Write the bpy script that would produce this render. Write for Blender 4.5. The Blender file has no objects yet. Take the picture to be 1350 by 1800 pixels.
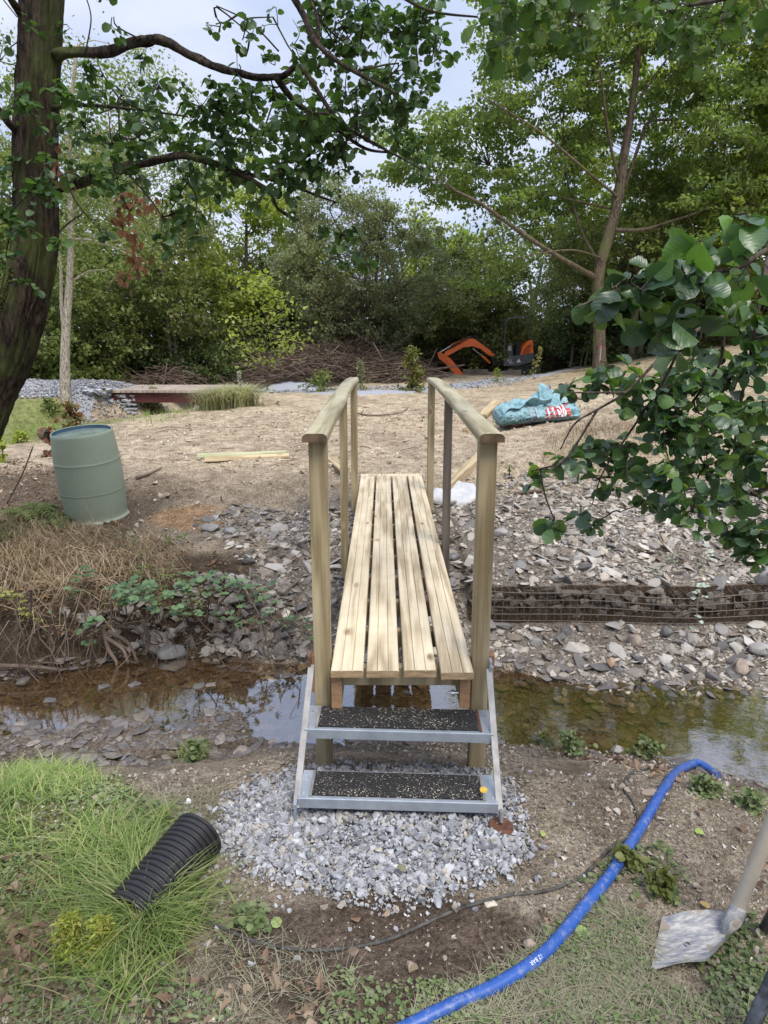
import bpy, math, random
import numpy as np
from mathutils import Vector, Matrix, Euler

# ------------------------------------------------------------ camera, world, sun, exposure
sc = bpy.context.scene
col = sc.collection
CAMZ = 2.0; PITCH = math.radians(14.9)
cam = bpy.data.objects.new('camera', bpy.data.cameras.new('camera'))
col.objects.link(cam)
cam.location = (0, 0, CAMZ); cam.rotation_euler = (math.pi/2 - PITCH, 0, 0)
cam.data.sensor_fit = 'VERTICAL'; cam.data.sensor_height = 36; cam.data.lens = 24
cam.data.clip_start = 0.05; cam.data.clip_end = 2000
sc.camera = cam
SUN_EL = math.radians(58); SUN_AZ = math.radians(150)      # azimuth measured from +Y towards +X
world = bpy.data.worlds.new('World'); sc.world = world; world.use_nodes = True
wn = world.node_tree.nodes; wl = world.node_tree.links
bg = wn['Background']; bg.inputs[1].default_value = 0.1
sky = wn.new('ShaderNodeTexSky'); sky.sky_type = 'NISHITA'; sky.sun_disc = False
sky.sun_elevation = SUN_EL; sky.sun_rotation = SUN_AZ; sky.air_density = 1.0; sky.dust_density = 2.0
tc = wn.new('ShaderNodeTexCoord'); mp = wn.new('ShaderNodeMapping'); mp.inputs['Scale'].default_value = (1.6, 1.6, 4.0)
nz = wn.new('ShaderNodeTexNoise'); nz.inputs['Scale'].default_value = 1.7; nz.inputs['Detail'].default_value = 6
cr = wn.new('ShaderNodeValToRGB')
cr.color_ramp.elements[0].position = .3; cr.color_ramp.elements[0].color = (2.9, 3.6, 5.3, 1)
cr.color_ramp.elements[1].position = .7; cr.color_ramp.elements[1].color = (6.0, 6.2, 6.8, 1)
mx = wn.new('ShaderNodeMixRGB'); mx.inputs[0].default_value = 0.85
wl.new(tc.outputs['Generated'], mp.inputs[0]); wl.new(mp.outputs[0], nz.inputs[0]); wl.new(nz.outputs[0], cr.inputs[0])
wl.new(sky.outputs[0], mx.inputs[1]); wl.new(cr.outputs[0], mx.inputs[2]); 
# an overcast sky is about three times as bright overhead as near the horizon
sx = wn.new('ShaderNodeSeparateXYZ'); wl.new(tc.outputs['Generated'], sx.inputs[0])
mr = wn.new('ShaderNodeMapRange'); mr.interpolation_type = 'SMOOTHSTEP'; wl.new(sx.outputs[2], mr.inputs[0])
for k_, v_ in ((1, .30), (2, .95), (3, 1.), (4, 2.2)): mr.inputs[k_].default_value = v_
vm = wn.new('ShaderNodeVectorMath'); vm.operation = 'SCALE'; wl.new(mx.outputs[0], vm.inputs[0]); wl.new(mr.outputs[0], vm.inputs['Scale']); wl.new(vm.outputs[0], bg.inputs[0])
sun = bpy.data.objects.new('sun', bpy.data.lights.new('sun', 'SUN')); col.objects.link(sun)
sun.data.energy = 2.1; sun.data.angle = math.radians(24); sun.data.color = (1, .93, .82)
sdir = Vector((math.sin(SUN_AZ)*math.cos(SUN_EL), math.cos(SUN_AZ)*math.cos(SUN_EL), math.sin(SUN_EL)))
sun.rotation_euler = (-sdir).to_track_quat('-Z', 'Y').to_euler()
sc.view_settings.view_transform = 'Standard'; sc.view_settings.look = 'None'
sc.view_settings.exposure = 0.8; sc.view_settings.gamma = 1
sc.cycles.max_bounces = 9; sc.cycles.diffuse_bounces = 6; sc.cycles.transparent_max_bounces = 6
sc.cycles.sample_clamp_indirect = 6

# ------------------------------------------------------------ small maths
rs = np.random.RandomState(7)
CT, ST = math.cos(PITCH), math.sin(PITCH)
def ray(px, py):
    xc = (px-675)/1200.; yu = (900-py)/1200.
    return np.array([xc, CT+yu*ST, yu*CT-ST])
def P(px, py, Y):
    d = ray(px, py); return np.array([0, 0, CAMZ]) + d*(Y/d[1])
def ss(t):
    t = np.clip(t, 0, 1); return t*t*(3-2*t)
def _h(ix, iy, s):
    n = (ix.astype(np.int64)*374761393 + iy.astype(np.int64)*668265263 + s*1274126177) & 0xffffffff
    n = ((n ^ (n >> 13))*1103515245) & 0xffffffff
    n = ((n ^ (n >> 16))*2246822519) & 0xffffffff
    return ((n ^ (n >> 13)) & 0xffffff)/float(0xffffff)
def vn(x, y, s=0):
    x = np.asarray(x, float); y = np.asarray(y, float)
    ix = np.floor(x); iy = np.floor(y); fx = x-ix; fy = y-iy
    fx = fx*fx*(3-2*fx); fy = fy*fy*(3-2*fy)
    a = _h(ix, iy, s); b = _h(ix+1, iy, s); c = _h(ix, iy+1, s); d = _h(ix+1, iy+1, s)
    return (a*(1-fx)+b*fx)*(1-fy) + (c*(1-fx)+d*fx)*fy
def fbm(x, y, s=0, o=4):
    t = 0; a = .5; n = 0
    for k in range(o):
        t = t + a*vn(np.asarray(x)*2**k + 17.3*k, np.asarray(y)*2**k - 9.1*k, s+k); n += a; a *= .5
    return t/n*2-1
def unit(v):
    v = np.asarray(v, float); return v/np.maximum(np.linalg.norm(v, axis=-1, keepdims=True), 1e-9)
def lerp(a, b, t): return a+(b-a)*t

# ------------------------------------------------------------ terrain
WZ = -0.25
XN = [-9, -6, -3, -2.06, -1.17, -.44, .66, 1.48, 1.96, 3, 6, 9]
YN = [4.2, 3.7, 3.25, 3.18, 3.28, 3.42, 3.42, 3.26, 3.02, 2.5, 2.0, 2.0]
XF = [-9, -6, -2.5, -1.74, -.9, .0, .88, 1.38, 2.45, 5, 9]
YF = [5.2, 4.7, 4.10, 4.44, 4.36, 4.30, 4.28, 3.98, 3.9, 3.7, 3.4]
TRENCH = np.array([(-5.3, 26), (-5.2, 19), (-5.3, 16.6), (-5.9, 15.4), (-7.0, 14.2), (-9.5, 13), (-20, 12)])
def segdist(x, y, poly):
    d = np.full(np.shape(x), 1e9)
    for (ax, ay), (bx, by) in zip(poly[:-1], poly[1:]):
        L = (bx-ax)**2+(by-ay)**2
        t = np.clip(((x-ax)*(bx-ax)+(y-ay)*(by-ay))/L, 0, 1)
        d = np.minimum(d, np.hypot(x-ax-t*(bx-ax), y-ay-t*(by-ay)))
    return d
def H(x, y, micro=True):
    x = np.asarray(x, float); y = np.asarray(y, float)
    w = .07*fbm(x*2.2, y*2.2, 31, 3)
    yn = np.interp(x, XN, YN)+w; yf = np.interp(x, XF, YF)-w
    t = yn-y
    near = WZ + .30*ss(t/.8)**.8 + .045*np.clip(t-.8, 0, 2.5)
    b = np.clip((y-yn)/(yf-yn), 0, 1); bed = WZ - .13*np.sin(math.pi*b)**.7
    # muddy shallows at the left
    sh = ss((x+2.9)/.4)*ss((-.42-x)/.45)*ss((3.98+.12*x+.2-y)/.4)*ss((y-2.9)/.2)
    bed = bed*(1-sh) + sh*(WZ-.004+.04*fbm(x*4, y*5, 77, 4)+.03*ss((3.75-y)/.5))
    u = y-yf
    zl = WZ + .44*ss(u/.38) + .12*np.clip((u-.3)/1.4, 0, 1) + .22*ss((u-1.6)/2.2)
    wall = ss((x-.62)/.05)
    za = np.interp(y, [3.6, 4.2, 4.6, 5.0, 5.9, 6.9], [-.3, -.26, -.13, .08, .36, .53])
    zb = np.interp(y, [3.6, 3.95, 4.2, 4.72, 4.78, 4.82, 5.5, 6.55, 6.9], [-.32, -.27, -.24, -.10, -.09, .13, .28, .46, .55])
    zr = za*(1-wall)+zb*wall
    zr = np.maximum(zr, WZ-.02+0*x) if False else zr
    wl_ = ss((-.75-x)/.6 + .35*(y-4.3))
    far = zl*wl_ + zr*(1-wl_)
    plat = .55 - .010*np.clip(y-7, 0, 30)
    x0 = 1.7+np.clip(y-15, 0, 99)*.34
    hx = np.clip(x-x0, 0, 14); plat = plat + (.14*hx+.07*np.clip(hx-2.2, 0, 9))*ss((y-6.6)/3.0)*(1-hx*.015)
    plat = plat + .10*fbm(x*.35, y*.35, 5, 3)*ss((y-8)/4)
    plat = plat - .12*ss((-2.2-x)/2.5)*ss((y-7)/3)
    plat = plat + .38*np.exp(-((y-17.6)/1.6)**2)*ss((-2.6-x)/1.8)
    plat = plat + .16*np.exp(-((x-1.55)/.5)**2-((y-7.3)/.45)**2) + .2*np.exp(-((x-2.9)/.7)**2-((y-8.2)/.6)**2)
    td = segdist(x, y, TRENCH); plat = plat - 1.05*np.exp(-(td/.95)**2)
    plat = plat - 1.0*np.exp(-((x+6.5)/.75)**4-((y-15.7)/1.0)**4)*(y < 16.9)
    z = far*(1-ss((y-6.0)/1.1)) + plat*ss((y-6.0)/1.1)
    z = np.where(y < yf, bed, z)
    z = np.where(y < yn, near, z)
    if micro:
        k = np.clip(1.5-np.hypot(x, y-4)/20, .4, 1.)
        z = z + .018*fbm(x*3.1, y*3.1, 3, 4) + .010*fbm(x*14, y*14, 9, 3)*k
        z = z + (.045*fbm(x*1.1, y*1.9, 13, 3)+.022*fbm(x*6, y*5, 15, 3))*ss((y-6)/1.5)
        z = z + .045*np.abs(fbm(x*4.5, y*6, 41, 3))*ss((-.9-x)/.4)*ss((y-4.3)/.3)*ss((5.9-y)/.8)
    return z
def Hs(x, y): return float(H(np.array([x]), np.array([y]))[0])
def G(px, py, dz=0.):
    d = ray(px, py); t = np.linspace(.8, 90, 9000)
    X = d[0]*t; Y = d[1]*t; Z = CAMZ+d[2]*t
    hit = np.nonzero(Z < H(X, Y, False)+dz)[0]
    i = hit[0] if len(hit) else len(t)-1
    return np.array([X[i], Y[i], float(H(X[i:i+1], Y[i:i+1])[0])+dz])
def GP(pts): return np.array([G(*p)[:2] for p in pts])
def inpoly(x, y, poly):
    r = np.zeros(np.shape(x), bool); n = len(poly)
    for i in range(n):
        x1, y1 = poly[i]; x2, y2 = poly[(i+1) % n]
        c = ((y1 > y) != (y2 > y)) & (x < (x2-x1)*(y-y1)/((y2-y1)+1e-12)+x1); r ^= c
    return r
def scatter(poly, n, rnd=rs):
    a = poly.min(0); b = poly.max(0); out = []; tot = 0
    while tot < n:
        q = a+(b-a)*rnd.rand(n*2, 2); q = q[inpoly(q[:, 0], q[:, 1], poly)]; out.append(q); tot += len(q)
        if not len(q): break
    return np.concatenate(out)[:n]

# ------------------------------------------------------------ mesh accumulator
class Acc:
    def __init__(s): s.V = []; s.F = []; s.n = 0; s.UV = []
    def add(s, v, f, mi=0, uv=None):
        v = np.asarray(v, float).reshape(-1, 3)
        if isinstance(f, np.ndarray): s.F.append((f+s.n, mi))
        else:
            by = {}
            for q in f: by.setdefault(len(q), []).append(q)
            for k in by: s.F.append((np.array(by[k], int)+s.n, mi))
        s.V.append(v); s.UV.append(np.zeros((len(v), 2)) if uv is None else np.asarray(uv, float)); s.n += len(v)
        return s
def wm(o):
    m = o.matrix_basis.copy()
    while o.parent: o = o.parent; m = o.matrix_basis @ m
    return m
def mesh_from(acc, name, mats, smooth=False, angle=None, inv=None, uv=False):
    me = bpy.data.meshes.new(name)
    V = np.concatenate(acc.V) if acc.V else np.zeros((0, 3))
    if inv is not None:
        A = np.array(inv); V = V @ A[:3, :3].T + A[:3, 3]
    me.vertices.add(len(V)); me.vertices.foreach_set('co', V.astype(np.float32).ravel())
    loops = np.concatenate([f.ravel() for f, _ in acc.F]); cnt = np.concatenate([np.full(len(f), f.shape[1]) for f, _ in acc.F])
    mi = np.concatenate([np.full(len(f), m) for f, m in acc.F])
    me.loops.add(len(loops)); me.polygons.add(len(cnt))
    me.loops.foreach_set('vertex_index', loops.astype(np.int32))
    st = np.concatenate([[0], np.cumsum(cnt)[:-1]]); me.polygons.foreach_set('loop_start', st.astype(np.int32))
    me.polygons.foreach_set('material_index', mi.astype(np.int32))
    me.polygons.foreach_set('use_smooth', np.full(len(cnt), smooth))
    if uv:
        l = me.uv_layers.new(name='UVMap'); U = np.concatenate(acc.UV)[loops]; l.data.foreach_set('uv', U.astype(np.float32).ravel())
    me.update(calc_edges=True)
    if smooth and angle: me.set_sharp_from_angle(angle=math.radians(angle))
    for m in (mats if isinstance(mats, (list, tuple)) else [mats]): me.materials.append(m)
    return me
def thing(name, label, cat, loc=(0, 0, 0), rot=(0, 0, 0), group=None):
    o = bpy.data.objects.new(name, None); col.objects.link(o); o.location = loc; o.rotation_euler = rot
    o.empty_display_size = .1; o['label'] = label; o['category'] = cat
    if group: o['group'] = group
    return o
def part(name, acc, mats, parent, smooth=False, angle=None, label=None, uv=False, local=False, kind=None):
    """adds a mesh under its thing; acc holds world coordinates unless local is set"""
    inv = None if local else wm(parent).inverted()
    o = bpy.data.objects.new(name, mesh_from(acc, name, mats, smooth, angle, inv, uv)); col.objects.link(o); o.parent = parent
    if label: o['label'] = label
    if kind: o['kind'] = kind
    return o
def single(name, acc, mats, label, cat, loc=(0, 0, 0), smooth=False, angle=None, group=None, kind=None, uv=False):
    o = bpy.data.objects.new(name, None); o.location = loc; inv = Matrix.Translation(loc).inverted(); bpy.data.objects.remove(o)
    o = bpy.data.objects.new(name, mesh_from(acc, name, mats, smooth, angle, inv, uv)); o.location = loc; col.objects.link(o)
    if label: o['label'] = label
    if cat: o['category'] = cat
    if group: o['group'] = group
    if kind: o['kind'] = kind
    return o
def frame(d, up=(0, 0, 1)):
    d = unit(d); u = np.array(up, float)
    if abs(np.dot(d, u)) > .97: u = np.array([1., 0, 0])
    a = unit(np.cross(u, d)); b = np.cross(d, a); return a, b, d
def smoothpath(p, n):
    p = np.asarray(p, float); k = len(p)
    if k < 3: return np.array([lerp(p[0], p[-1], t) for t in np.linspace(0, 1, n)])
    out = []
    for t in np.linspace(0, k-1-1e-6, n):
        i = int(t); f = t-i
        p0 = p[max(i-1, 0)]; p1 = p[i]; p2 = p[i+1]; p3 = p[min(i+2, k-1)]
        out.append(.5*((2*p1)+(-p0+p2)*f+(2*p0-5*p1+4*p2-p3)*f*f+(-p0+3*p1-3*p2+p3)*f**3))
    return np.array(out)
def tube(acc, pts, rad, n=8, mi=0, cap=True, rough=0., seed=0, flat=1.):
    pts = np.asarray(pts, float); m = len(pts); rad = np.broadcast_to(np.asarray(rad, float), (m,))
    T = unit(np.gradient(pts, axis=0)); a, b, _ = frame(T[0]); vs = []
    ang = np.arange(n)/n*2*math.pi
    for i in range(m):
        a = unit(a-np.dot(a, T[i])*T[i]); b = np.cross(T[i], a)
        r = rad[i]*np.ones(n)
        if rough: r = r*(1+rough*fbm(np.cos(ang)*2.1+seed, np.sin(ang)*2.1+i*.33, 50+seed, 3)*1.6)
        vs.append(pts[i]+np.outer(r*np.cos(ang), a)+np.outer(r*np.sin(ang)*flat, b))
    V = np.concatenate(vs); i = np.arange(m-1)[:, None]*n; j = np.arange(n)[None]
    F = np.stack([i+j, i+(j+1) % n, i+n+(j+1) % n, i+n+j], -1).reshape(-1, 4)
    acc.add(V, F, mi)
    if cap:
        acc.F.append((np.array([list(range(n))[::-1]])+acc.n-m*n, mi)); acc.F.append((np.array([list(range(n))])+acc.n-n, mi))
def extrude(acc, prof, p0, p1, up=(0, 0, 1), mi=0, secs=None, capmi=None):
    """profile (x across, y up) swept from p0 to p1; secs: list of points instead"""
    pts = np.array(secs if secs is not None else [p0, p1], float); prof = np.array(prof, float); n = len(prof)
    T = unit(np.gradient(pts, axis=0)); vs = []
    for p, t in zip(pts, T):
        x, y, _ = frame(t, up); x = -x
        vs.append(p+np.outer(prof[:, 0], x)+np.outer(prof[:, 1], y))
    m = len(pts); i = np.arange(m-1)[:, None]*n; j = np.arange(n)[None]
    F = np.stack([i+j, i+n+j, i+n+(j+1) % n, i+(j+1) % n], -1).reshape(-1, 4)
    acc.add(np.concatenate(vs), F, mi)
    c = mi if capmi is None else capmi
    acc.F.append((np.array([list(range(n))])+acc.n-m*n, c)); acc.F.append((np.array([list(range(n))[::-1]])+acc.n-n, c))
def rrect(w, h, r=.004, s=2):
    out = []
    for cx, cy, a0 in ((w/2-r, h/2-r, 0), (-w/2+r, h/2-r, 90), (-w/2+r, -h/2+r, 180), (w/2-r, -h/2+r, 270)):
        for k in range(s+1):
            a = math.radians(a0+90*k/s); out.append((cx+r*math.cos(a), cy+r*math.sin(a)))
    return out
def beam(acc, p0, p1, w, h, up=(0, 0, 1), r=.004, mi=0, capmi=None): extrude(acc, rrect(w, h, r), p0, p1, up, mi, capmi=capmi)
def lathe(acc, prof, n=32, M=None, mi=0, wob=None):
    a = np.arange(n)/n*2*math.pi; V = []
    for r, z in prof: V.append(np.stack([r*np.cos(a), r*np.sin(a), np.full(n, z)], -1))
    V = np.concatenate(V); m = len(prof)
    if M is not None: A = np.array(M); V = V @ A[:3, :3].T + A[:3, 3]
    i = np.arange(m-1)[:, None]*n; j = np.arange(n)[None]
    acc.add(V, np.stack([i+j, i+(j+1) % n, i+n+(j+1) % n, i+n+j], -1).reshape(-1, 4), mi)
def prism(acc, poly, M, t, mi=0, bev=0.):
    """2-D polygon (x,z) given thickness t along y, transformed by M"""
    poly = np.array(poly, float); n = len(poly); c = poly.mean(0)
    L = [(-t/2, 1-bev), (-t/2+bev*.1, 1), (t/2-bev*.1, 1), (t/2, 1-bev)] if bev else [(-t/2, 1), (t/2, 1)]
    V = np.concatenate([np.stack([c[0]+(poly[:, 0]-c[0])*k, np.full(n, y), c[1]+(poly[:, 1]-c[1])*k], -1) for y, k in L])
    A = np.array(M); V = V @ A[:3, :3].T + A[:3, 3]; m = len(L)
    i = np.arange(m-1)[:, None]*n; j = np.arange(n)[None]
    acc.add(V, np.stack([i+j, i+(j+1) % n, i+n+(j+1) % n, i+n+j], -1).reshape(-1, 4), mi)
    acc.F.append((np.array([list(range(n))])+acc.n-m*n, mi)); acc.F.append((np.array([list(range(n))[::-1]])+acc.n-n, mi))

# ------------------------------------------------------------ materials
def newmat(name):
    m = bpy.data.materials.new(name); m.use_nodes = True; nt = m.node_tree
    return m, nt.nodes, nt.links, nt.nodes['Principled BSDF']
def ramp(n, l, src, cols, lo=.3, hi=.7, interp='LINEAR'):
    r = n.new('ShaderNodeValToRGB'); e = r.color_ramp.elements; k = len(cols); r.color_ramp.interpolation = interp
    for i, c in enumerate(cols):
        p = lo+(hi-lo)*i/max(k-1, 1)
        if i < 2: e[i].position = p if i == 0 or k > 1 else 1; e[i].color = (*c, 1)
        else: q = e.new(p); q.color = (*c, 1)
    if k > 2:
        for i, c in enumerate(cols): e[i].position = lo+(hi-lo)*i/(k-1); e[i].color = (*c, 1)
    l.new(src, r.inputs[0]); return r.outputs[0]
def noise(n, l, scale, detail=4, stretch=(1, 1, 1), coord='Object', rough=.6, dist=0.):
    tc = n.new('ShaderNodeTexCoord'); mp = n.new('ShaderNodeMapping'); mp.inputs['Scale'].default_value = stretch
    z = n.new('ShaderNodeTexNoise'); z.inputs['Scale'].default_value = scale; z.inputs['Detail'].default_value = detail
    z.inputs['Roughness'].default_value = rough; z.inputs['Distortion'].default_value = dist
    l.new(tc.outputs[coord], mp.inputs[0]); l.new(mp.outputs[0], z.inputs['Vector']); return z.outputs[0]
def vor(n, l, scale, coord='Object', feat='F1', stretch=(1, 1, 1), out='Distance'):
    tc = n.new('ShaderNodeTexCoord'); mp = n.new('ShaderNodeMapping'); mp.inputs['Scale'].default_value = stretch
    z = n.new('ShaderNodeTexVoronoi'); z.inputs['Scale'].default_value = scale; z.feature = feat
    l.new(tc.outputs[coord], mp.inputs[0]); l.new(mp.outputs[0], z.inputs['Vector']); return z.outputs[out]
def mix(n, l, f, a, b, mode='MIX'):
    m = n.new('ShaderNodeMixRGB'); m.blend_type = mode
    for k, v in ((0, f), (1, a), (2, b)):
        if isinstance(v, (float, int)): m.inputs[k].default_value = v if k == 0 else (v, v, v, 1)
        elif isinstance(v, tuple): m.inputs[k].default_value = (*v, 1)
        else: l.new(v, m.inputs[k])
    return m.outputs[0]
def maths(n, l, op, a, b=0., c=None):
    m = n.new('ShaderNodeMath'); m.operation = op
    for k, v in enumerate((a, b) if c is None else (a, b, c)):
        if isinstance(v, (float, int)): m.inputs[k].default_value = v
        else: l.new(v, m.inputs[k])
    return m.outputs[0]
def bump(n, l, p, h, strength=.5, dist=.01):
    b = n.new('ShaderNodeBump'); b.inputs['Strength'].default_value = strength; b.inputs['Distance'].default_value = dist
    l.new(h, b.inputs['Height']); l.new(b.outputs[0], p.inputs['Normal'])
def stdmat(name, cols, scale=6, detail=5, stretch=(1, 1, 1), rough=.7, metal=0., bs=None, bd=.005, bstr=.5, lo=.3, hi=.7, spec=.4, coord='Object', island=0., speck=None):
    m, n, l, p = newmat(name)
    c = ramp(n, l, noise(n, l, scale, detail, stretch, coord), cols, lo, hi)
    if island:
        g = n.new('ShaderNodeNewGeometry')
        v = maths(n, l, 'MULTIPLY_ADD', g.outputs['Random Per Island'], island, 1-island*.5)
        c = mix(n, l, 1., c, v, 'MULTIPLY')
    if speck:
        sc_, th, cc = speck; nn = noise(n, l, sc_, 2, (1, 1, 1), coord, .5)
        c = mix(n, l, ramp(n, l, nn, [(0, 0, 0), (1, 1, 1)], th, th+.03), c, cc)
    l.new(c, p.inputs['Base Color']); p.inputs['Roughness'].default_value = rough; p.inputs['Metallic'].default_value = metal
    p.inputs['Specular IOR Level'].default_value = spec
    if bs: bump(n, l, p, noise(n, l, bs, 5, stretch, coord), bstr, bd)
    return m
def leafmat(name, cols, trans=.35, rough=.45, spec=.35, veins=False, tint=(1.15, 1.25, .6), under=None):
    m, n, l, p = newmat(name)
    g = n.new('ShaderNodeNewGeometry'); c = ramp(n, l, g.outputs['Random Per Island'], cols, 0, 1)
    nn = noise(n, l, .9, 2); c = mix(n, l, 1., c, ramp(n, l, nn, [(.72,)*3, (1.25,)*3], .35, .65), 'MULTIPLY')
    if veins:
        uv = n.new('ShaderNodeUVMap'); sp = n.new('ShaderNodeSeparateXYZ'); l.new(uv.outputs[0], sp.inputs[0])
        ax = maths(n, l, 'ABSOLUTE', maths(n, l, 'SUBTRACT', sp.outputs[0], .5))
        w = maths(n, l, 'SUBTRACT', sp.outputs[1], maths(n, l, 'MULTIPLY', ax, .75))
        s = maths(n, l, 'ABSOLUTE', maths(n, l, 'SINE', maths(n, l, 'MULTIPLY', w, 24.)))
        vf = ramp(n, l, s, [(1, 1, 1), (0, 0, 0)], .0, .28)
        mid = ramp(n, l, ax, [(1, 1, 1), (0, 0, 0)], .008, .03)
        v2 = maths(n, l, 'MAXIMUM', vf, mid)
        c = mix(n, l, maths(n, l, 'MULTIPLY', v2, .35), c, mix(n, l, 1., c, (1.5, 1.5, 1.3), 'MULTIPLY'))
        bump(n, l, p, s, .2, .0012)
    if under: c = mix(n, l, g.outputs['Backfacing'], c, mix(n, l, 1., c, under, 'MULTIPLY'))
    l.new(c, p.inputs['Base Color']); p.inputs['Roughness'].default_value = rough; p.inputs['Specular IOR Level'].default_value = spec
    t = n.new('ShaderNodeBsdfTranslucent'); l.new(mix(n, l, 1., c, tint, 'MULTIPLY'), t.inputs[0])
    ms = n.new('ShaderNodeMixShader'); ms.inputs[0].default_value = trans
    l.new(p.outputs[0], ms.inputs[1]); l.new(t.outputs[0], ms.inputs[2]); l.new(ms.outputs[0], n['Material Output'].inputs[0])
    return m
def woodmat(name, light, mid, dark, axis=1, scale=1., rough=.65, dust=False, endgrain=False, knots=True):
    m, n, l, p = newmat(name)
    st = [9., 9., 9.]; st[axis] = .55
    oi = n.new('ShaderNodeObjectInfo')
    tc = n.new('ShaderNodeTexCoord'); off = n.new('ShaderNodeVectorMath'); off.operation = 'ADD'
    cb = n.new('ShaderNodeCombineXYZ')
    for k in range(3): l.new(maths(n, l, 'MULTIPLY', oi.outputs['Random'], 37.+k*11), cb.inputs[k])
    l.new(tc.outputs['Object'], off.inputs[0]); l.new(cb.outputs[0], off.inputs[1])
    # knots bend the grain round themselves
    ks = [5.5, 5.5, 5.5]; ks[axis] = 2.6
    mk = n.new('ShaderNodeMapping'); mk.inputs['Scale'].default_value = ks; l.new(off.outputs[0], mk.inputs[0])
    vo = n.new('ShaderNodeTexVoronoi'); vo.inputs['Scale'].default_value = 1.; vo.inputs['Randomness'].default_value = 1.; l.new(mk.outputs[0], vo.inputs[0])
    kd = vo.outputs['Distance']
    kn = ramp(n, l, kd, [(1, 1, 1), (.45, .45, .45), (0, 0, 0)], .05, .15 if knots else .051)
    mp = n.new('ShaderNodeMapping'); mp.inputs['Scale'].default_value = [s*scale for s in st]; l.new(off.outputs[0], mp.inputs[0])
    z = n.new('ShaderNodeTexNoise'); z.inputs['Scale'].default_value = 1.; z.inputs['Detail'].default_value = 3; l.new(mp.outputs[0], z.inputs[0])
    f = maths(n, l, 'MULTIPLY_ADD', z.outputs[0], 26., maths(n, l, 'MULTIPLY', kn, 3.5))
    g = maths(n, l, 'MULTIPLY_ADD', maths(n, l, 'SINE', f), .5, .5)
    st2 = [260., 260., 260.]; st2[axis] = 5.
    m2 = n.new('ShaderNodeMapping'); m2.inputs['Scale'].default_value = st2; l.new(off.outputs[0], m2.inputs[0])
    z2 = n.new('ShaderNodeTexNoise'); z2.inputs['Scale'].default_value = 1.; z2.inputs['Detail'].default_value = 2; l.new(m2.outputs[0], z2.inputs[0])
    gg = maths(n, l, 'MULTIPLY_ADD', z2.outputs[0], .5, maths(n, l, 'MULTIPLY', g, .5))
    c = ramp(n, l, gg, [dark, mid, light], .2, .75)
    big = noise(n, l, 2.2, 4, (1, 1, 1)); c = mix(n, l, 1., c, ramp(n, l, big, [(.78, .76, .72), (1.12, 1.12, 1.1)], .3, .7), 'MULTIPLY')
    c = mix(n, l, 1., c, maths(n, l, 'MULTIPLY_ADD', oi.outputs['Random'], .22, .89), 'MULTIPLY')
    if knots: c = mix(n, l, maths(n, l, 'MULTIPLY', ramp(n, l, kd, [(1, 1, 1), (0, 0, 0)], .035, .085), .75), c, (.16, .085, .04))
    if dust:
        d = noise(n, l, 190, 2); c = mix(n, l, ramp(n, l, d, [(0, 0, 0), (.8, .8, .8)], .66, .72), c, (.72, .6, .4))
        d = noise(n, l, 60, 3); c = mix(n, l, ramp(n, l, d, [(0, 0, 0), (.7, .7, .7)], .68, .75), c, (.2, .15, .09))
    l.new(c, p.inputs['Base Color']); p.inputs['Roughness'].default_value = rough; p.inputs['Specular IOR Level'].default_value = .3
    bump(n, l, p, gg, .35, .002)
    return m
# ------------------------------------------------------------ ground sheet
def axis(segs):
    out = []
    for a, b, st in segs: out.append(np.arange(a, b, st))
    return np.unique(np.round(np.concatenate(out+[[segs[-1][1]]]), 5))
gx = axis([(-160, -40, 6), (-40, -14, .8), (-14, -4.6, .16), (-4.6, -2.9, .035), (-2.9, 2.9, .0165), (2.9, 4.6, .04), (4.6, 14, .16), (14, 40, .8), (40, 160, 6)])
gy = axis([(-12, 0, .5), (0, .9, .1), (.9, 5.2, .0165), (5.2, 8, .03), (8, 14, .08), (14, 30, .22), (30, 60, 1.2), (60, 200, 7)])
GX, GY = np.meshgrid(gx, gy); ZZ = H(GX, GY)
acc = Acc(); nx, ny = len(gx), len(gy)
i = np.arange(ny-1)[:, None]*nx; j = np.arange(nx-1)[None]
acc.add(np.stack([GX, GY, ZZ], -1).reshape(-1, 3), np.stack([i+j, i+j+1, i+nx+j+1, i+nx+j], -1).reshape(-1, 4))
# zone colours (true surface colours)
x, y = GX, GY; wob = .25*fbm(x*1.6, y*1.6, 61, 4); w2 = .5*fbm(x*5, y*5, 62, 3)
DIRT = np.array([.42, .35, .255]); DIRT2 = np.array([.27, .215, .155]); GRIT = np.array([.24, .202, .155]); DAMP = np.array([.10, .075, .056])
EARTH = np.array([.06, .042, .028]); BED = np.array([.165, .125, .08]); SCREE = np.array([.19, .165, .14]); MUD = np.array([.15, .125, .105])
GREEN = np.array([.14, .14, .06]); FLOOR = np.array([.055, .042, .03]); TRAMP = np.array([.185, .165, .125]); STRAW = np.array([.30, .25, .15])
def zone(C, colr, m): m = np.clip(m, 0, 1)[..., None]; return C*(1-m)+colr*m
yn = np.interp(x, XN, YN); yf = np.interp(x, XF, YF)
C = np.ones(x.shape+(3,))*GRIT
plat = ss((y-yf-.6+wob)/.3); C = zone(C, DIRT, plat)
C = zone(C, DIRT2, plat*ss((w2+wob*1.5)/.4)*.8); C = zone(C, DIRT2*.8, plat*ss((7.6-y+wob*3)/1.2)*.6)
rut = np.abs(((x*.8+.25*y+.5*np.sin(y*.45)+.25*fbm(x*.5, y*.5, 66, 2)) % 3.1)-1.5); C = zone(C, DIRT2, plat*ss((y-7.5)/1)*ss((.16-np.abs(rut-.55))/.08)*.55*(vn(x*2, y*2, 67) > .3))
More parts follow.
